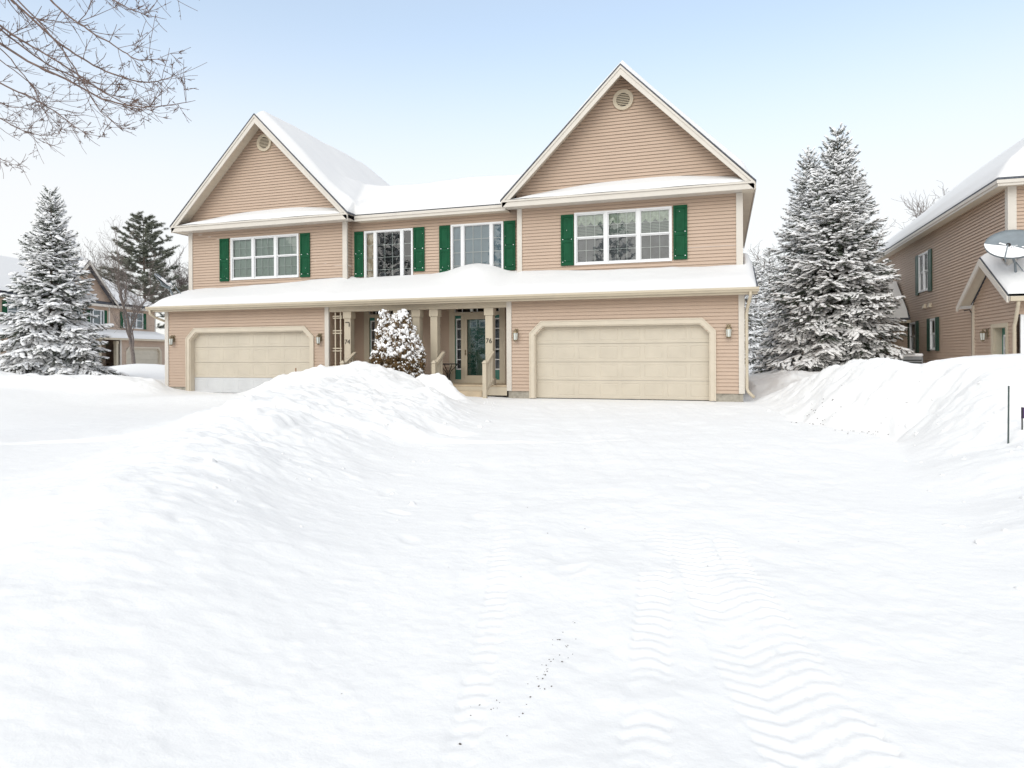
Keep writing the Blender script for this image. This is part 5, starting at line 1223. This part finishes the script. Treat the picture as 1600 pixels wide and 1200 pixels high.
def ground(X, Y, near=False):
    dz = drive_z(Y)
    dl = np.interp(-Y, -DL[:, 0], DL[:, 1]); dr = np.interp(-Y, -DR[:, 0], DR[:, 1])
    wob = .22 * fbm(X, Y, .9, 3, 3)
    # right bank: a plateau that rises from the edge of the drive
    s = X - dr + wob
    hb = np.interp(Y, [-40, -18, -14, -11, -9, -7.8, -6.6, -5, -3.6, -2.3, -.5, 2, 6, 12], [.26, .25, .25, .28, .42, .74, 1.08, 1.24, 1.16, 1.02, .62, .38, .3, .25])
    wd = np.interp(Y, [-40, -14, -9, -6, -3, 0, 4], [1.5, 1.7, 1.75, 1.5, 1.7, 1.6, 1.5])
    lip = np.exp(-((s - wd * 1.05) / .55) ** 2) * np.interp(Y, [-20, -13, -9, -7], [.10, .12, .06, 0])
    right = sstep(0, 1, s / wd) ** .85 * (hb + .14 * sstep(1.5, 4.5, s) * sstep(-1, -4, Y)) + lip
    # a notch between the two humps of the right bank
    right = right - .12 * np.exp(-((X - 3.55 - (Y + 4) * .15) / .38) ** 2) * sstep(-8, -5, Y) * sstep(0, -2.5, Y)
    # bank between the drives
    d, h, w = poly_ridge(X + wob * .6, Y + wob * .5, CREST)
    mid = h * np.exp(-np.abs(d / w) ** 2.3) + .10 * np.exp(-(d / (w * 2.1)) ** 2) * (h > .45)
    d2, h2, w2 = poly_ridge(X, Y, SPUR); mid = np.maximum(mid, h2 * np.exp(-np.abs(d2 / w2) ** 2.0))
    d3, h3, w3 = poly_ridge(X + wob * .4, Y, [(-6.6, -4.3, .3, .7), (-5.6, -6.5, .34, .75), (-5.2, -8.5, .22, .8)]); mid = mid + h3 * np.exp(-(d3 / w3) ** 2)
    s2 = X - np.interp(-Y, -DL[:, 0], DL[:, 1]) + .3
    # broad left field, rising towards the spruce; the left drive stays low
    lf = .34 * sstep(-17.6, -20.5, X) + .22 * sstep(-22, -25, X) * sstep(-6, 0, Y) + .26 * np.exp(-((X + 18.3) / 1.0) ** 2 - ((Y + 1.6) / 1.6) ** 2) - .28 * sstep(2, 8, Y) * sstep(-19, -22, X)
    lf = lf + .14 * np.exp(-((X + 14.6 - (Y + 2.4) * .4) / 2.2) ** 2 - ((Y + 2.9) / .9) ** 2) + .62 * np.exp(-((X + 27.5) / 3.2) ** 2 - ((Y - 7.5) / 2.0) ** 2) 
    fieldl = .15 * sstep(0, 2.2, -s2) * sstep(-5, -10, Y) + lf
    back = .30 * sstep(1.0, 3.5, Y) * sstep(-19.5, -18.6, X) + .12 * sstep(14, 22, Y)
    d4, h4, w4 = poly_ridge(X + wob * .8, Y + wob * .6, [(-31, -.6, .55, 1.3), (-25.5, -2.0, .42, 1.2), (-22, -2.7, .30, 1.0), (-19.6, -2.2, .34, .9), (-17.9, -1.5, .30, .7)])
    lb = h4 * np.exp(-np.abs(d4 / w4) ** 2.2)
    z = dz + right + mid + fieldl + back + lb
    # big soft lumps, small clods on the banks, broken faces
    onb = np.clip(right * 2.2, 0, 1) * np.clip((1.5 - s / wd) * 2, 0, 1) * .9 + np.clip(mid * 2.4, 0, 1) + np.clip(lb * 2.6, 0, 1)
    onb = onb * np.where(X > -1, .62 + .45 * sstep(-10.5, -6, Y), .45 + .55 * sstep(-15.0, -9.5, Y))
    bil = np.maximum(0, np.abs(fbm(X, Y, 1.9, 2, 61)) - .10) * 1.1 + np.maximum(0, fbm(X, Y, 4.4, 2, 67) - .12) * .8
    far = np.exp(-(np.hypot(X, Y + 12) / 40) ** 2)
    z = z + .05 * fbm(X, Y, .55, 3, 7) * far + onb * (.13 * bil + .11 * fbm(X, Y, 1.1, 4, 11) + .045 * np.maximum(0, fbm(X, Y, 3.6, 3, 19)) + .03 * fbm(X, Y, 9, 2, 23))
    # a caved-in lower edge at the foot of the right bank
    cut = np.exp(-((s - .16 - .2 * fbm(X, Y, 1.6, 2, 31)) / .13) ** 2) * sstep(-7.4, -6.4, Y) * sstep(-3.0, -4.2, Y); z = z - .13 * cut
    cl = np.exp(-((X + 4.55) / .40) ** 2 - ((Y + 8.2) / .26) ** 2); z = z - .17 * cl
    if near:
        # the drive: packed, scraped along its length, with tyre treads
        ond = sstep(.25, .9, X - dl) * sstep(-.1, -.7, X - dr) * sstep(3, 0, Y)
        th = np.arctan2(1.0, -.33)
        U = X * math.cos(th) + Y * math.sin(th); Vv = -X * math.sin(th) + Y * math.cos(th)
        z = z + ond * (.030 * fbm(U * .16, Vv * 2.0, 1.0, 3, 41) + .018 * fbm(X, Y, 3.0, 3, 43))
        z = z + (.35 + .65 * onb) * (.012 * fbm(X, Y, 13, 2, 47) + .007 * fbm(X, Y, 27, 2, 49)) + .004 * np.maximum(0, fbm(X, Y, 8, 3, 51) - .1) * 3 * (1 - .6 * ond)
        for pts, hw in TRK:
            best = np.full(X.shape, 1e9); al = np.zeros(X.shape); sd = np.zeros(X.shape); acc_l = 0
            for (x0, y0), (x1, y1) in zip(pts[:-1], pts[1:]):
                dx, dy = x1 - x0, y1 - y0; Ls = math.hypot(dx, dy); t = ((X - x0) * dx + (Y - y0) * dy) / Ls; t2 = np.clip(t, 0, Ls)
                dd = np.hypot(X - x0 - t2 * dx / Ls, Y - y0 - t2 * dy / Ls); k = dd < best
                best = np.where(k, dd, best); al = np.where(k, acc_l + t2, al); sd = np.where(k, ((X - x0) * dy - (Y - y0) * dx) / Ls, sd); acc_l += Ls
            m = sstep(hw, hw * .86, best) * sstep(0, 1.2, al) * sstep(acc_l + .1, acc_l - .3, al)
            br = np.clip(.55 + 1.1 * fbm(X, Y, 2.2, 2, 53), 0, 1)
            chev = np.sin((al + np.abs(sd) * .55 * np.sign(hw - .12)) * 2 * math.pi / .105); rib = np.cos(sd * 2 * math.pi / .085)
            z = z - m * (.007 + np.clip(br - .05, 0, 1) * .0098 * (1 if pts[0][0] > -1 else .5) * (np.clip(chev * 1.8, -1, 1) + .35 * rib))
        # scattered foot prints and dents
        rs = np.random.RandomState(77)
        for x, y in [(-2.9, -12.9), (-3.4, -12.2), (-3.2, -10.5), (-4.1, -9.4), (-3.7, -11.3), (-2.4, -13.7), (-1.0, -14.0), (-.2, -11.0), (-5.0, -6.4), (-4.7, -7.0), (-5.3, -7.4)]:
            a = rs.uniform(0, 3); cx, sx = math.cos(a), math.sin(a); u = (X - x) * cx + (Y - y) * sx; v = -(X - x) * sx + (Y - y) * cx
            r2 = (u / .13) ** 2 + (v / .06) ** 2; z = z - .014 * np.exp(-r2 ** 1.6) + .005 * np.exp(-(np.sqrt(r2) - 1.5) ** 2 * 5)
    # hold the ground down under the houses and level near garage doors
    gate = sstep(-.15, -1.3, Y); inl = sstep(IR - .5, IR + .3, X) * (1 - sstep(XR - .05, XR + .45, X)); z = np.where((Y > -1.3) & (Y < 12), z * (1 - inl * (1 - gate)) + (dz - .012) * inl * (1 - gate), z)
    return z
def graded(segs, far):
    """segs: [(start, end, step)...] contiguous; then geometric growth to +-far"""
    c = [segs[0][0]]
    for a, b, st in segs:
        n = max(1, int(round((b - a) / st))); c += list(np.linspace(a, b, n + 1)[1:])
    st = segs[-1][2]
    while c[-1] < far: st *= 1.09; c.append(c[-1] + st)
    st = segs[0][2]; lo = [c[0]]
    while lo[-1] > -far: st *= 1.09; lo.append(lo[-1] - st)
    return np.array(lo[1:][::-1] + c)
gx = graded([(-26, -19, .12), (-19, -7, .055), (-7, -2.2, .035), (-2.2, 1.4, .0155), (1.4, 4.0, .035), (4.0, 9, .07)], 1500)
gy = graded([(-19.5, -17.2, .04), (-17.2, -11.5, .0175), (-11.5, -6, .035), (-6, .6, .05), (.6, 12, .14)], 1500)
GX, GYY = np.meshgrid(gx, gy, indexing='ij'); GZ = ground(GX, GYY, True)
GZ = np.where(np.hypot(GX, GYY) > 120, 0.1, GZ)
V = np.stack([GX, GYY, GZ], -1).reshape(-1, 3); ny = len(gy)
I, J = np.meshgrid(np.arange(len(gx) - 1), np.arange(ny - 1), indexing='ij'); a = (I * ny + J).ravel()
go = npmesh('ground', V, [np.stack([a, a + ny, a + ny + 1, a + 1], -1)], 'snow', None, True); go['kind'] = 'structure'
def gz_at(x, y): return float(ground(np.array([[x]], float), np.array([[y]], float), False)[0, 0])

# crumbs of dirt and bark lying on the snow
rs = np.random.RandomState(3); A = tri_acc(); P = []
def crumbs(cx, cy, sx, sy, n, s0, s1):
    for _ in range(n):
        x, y = rs.normal(cx, sx), rs.normal(cy, sy); P.append((x, y, rs.uniform(s0, s1)))
crumbs(-.80, -15.3, .035, .28, 30, .0015, .0042); crumbs(-.82, -15.5, .015, .06, 10, .0015, .0045); crumbs(-1.0, -15.75, .05, .05, 8, .0015, .003); crumbs(-.5, -13, .7, 1.3, 6, .002, .005)
crumbs(-1.8, -13, 1.0, 1.5, 6, .002, .005); crumbs(1.75, -4.5, .25, .25, 40, .005, .014); crumbs(2.3, -5.8, .25, .2, 26, .005, .012); P.append((-1.0, -16.05, .005))
P = np.array(P); zz = ground(P[:, 0][None], P[:, 1][None], True)[0]
n = len(P); blobs(A, np.stack([P[:, 0], P[:, 1], zz + P[:, 2] * .3], 1), rs.normal(size=(n, 3)) * [1, 1, .2], P[:, 2] * 1.5, P[:, 2], P[:, 2] * .6, rs)
o = acc_build(A, 'dirt_crumbs', 'litter', None, False); tag(o, 'dark crumbs of dirt and bark scattered on the packed snow', 'dirt', kind='stuff')
# clods that rolled down the banks
A = tri_acc(); P = []
for _ in range(170):
    y = rs.uniform(-14, -1.5); x = np.interp(-y, -DR[:, 0], DR[:, 1]) + rs.uniform(-.1, 1.2) if rs.rand() < .5 else np.interp(-y, -DL[:, 0], DL[:, 1]) - rs.uniform(-.3, 2.2)
    P.append((x, y, rs.uniform(.008, .028) if rs.rand() < .9 else rs.uniform(.03, .06)))
P = np.array(P); zz = ground(P[:, 0][None], P[:, 1][None], True)[0]; n = len(P)
blobs(A, np.stack([P[:, 0], P[:, 1], zz - P[:, 2] * .25], 1), rs.normal(size=(n, 3)) * [1, 1, .3], P[:, 2] * 1.2, P[:, 2], P[:, 2] * .75, rs)
o = acc_build(A, 'snow_clods', 'snow', None, True); tag(o, 'small snow clods that rolled down the ploughed banks', 'snow', kind='stuff')

x, y = 3.3, -8.95; z = gz_at(x, y)
t = thing('marker_stake', (x, y, z), 'thin dark green stake standing alone in the snow at the right edge', 'stake', 'driveway marker stakes')
m = MB(); m.tube([(x, y, z - .2), (x + .005, y, .2), (x + .012, y, .84)], .010, 8); m.build('stake', 'stake_green', t)
x, y = 3.52, -8.75; z = gz_at(x, y)
t = thing('garden_flag', (x, y, z), 'small dark purple tag poking out of the snow at the right picture edge', 'tag')
m = MB(); m.tube([(x, y, z - .2), (x, y, z + .28)], .008, 6); m.build('wire', 'iron', t)
m = MB(); m.prism([(x - .01, y - .003, z + .14), (x + .10, y - .003, z + .15), (x + .10, y - .003, z + .27), (x - .01, y - .003, z + .28)], [(x - .01, y + .003, z + .14), (x + .10, y + .003, z + .15), (x + .10, y + .003, z + .27), (x - .01, y + .003, z + .28)]); m.build('flag', 'purple', t)

# what the windows reflect: the other side of the street, behind the camera
hip_house((-27, -52, -.4), math.radians(165), 'tan townhouse across the street, behind the camera, mirrored in the storm door')
sp = spruce('spruce_tree', (-16.4, -22.5, -.3), 4.4, 1.5, 'small snowy spruce across the street, mirrored in the storm door at 76', 'street trees mirrored in the panes', 90, .6, dens=.5, fine=.6)
for i, (x, y, s) in enumerate([(-20, -40, 3.4), (-29, -33, 3.0), (-11, -49, 3.6), (-3, -46, 3.2), (-36, -40, 3.6)]):
    c = copy_tree(sp); c.location = (x, y, -.4); c.scale = (s * .9, s * .9, s); c.rotation_euler[2] = i * 1.3; c['label'] = 'tall spruce across the street, mirrored only in the window panes'
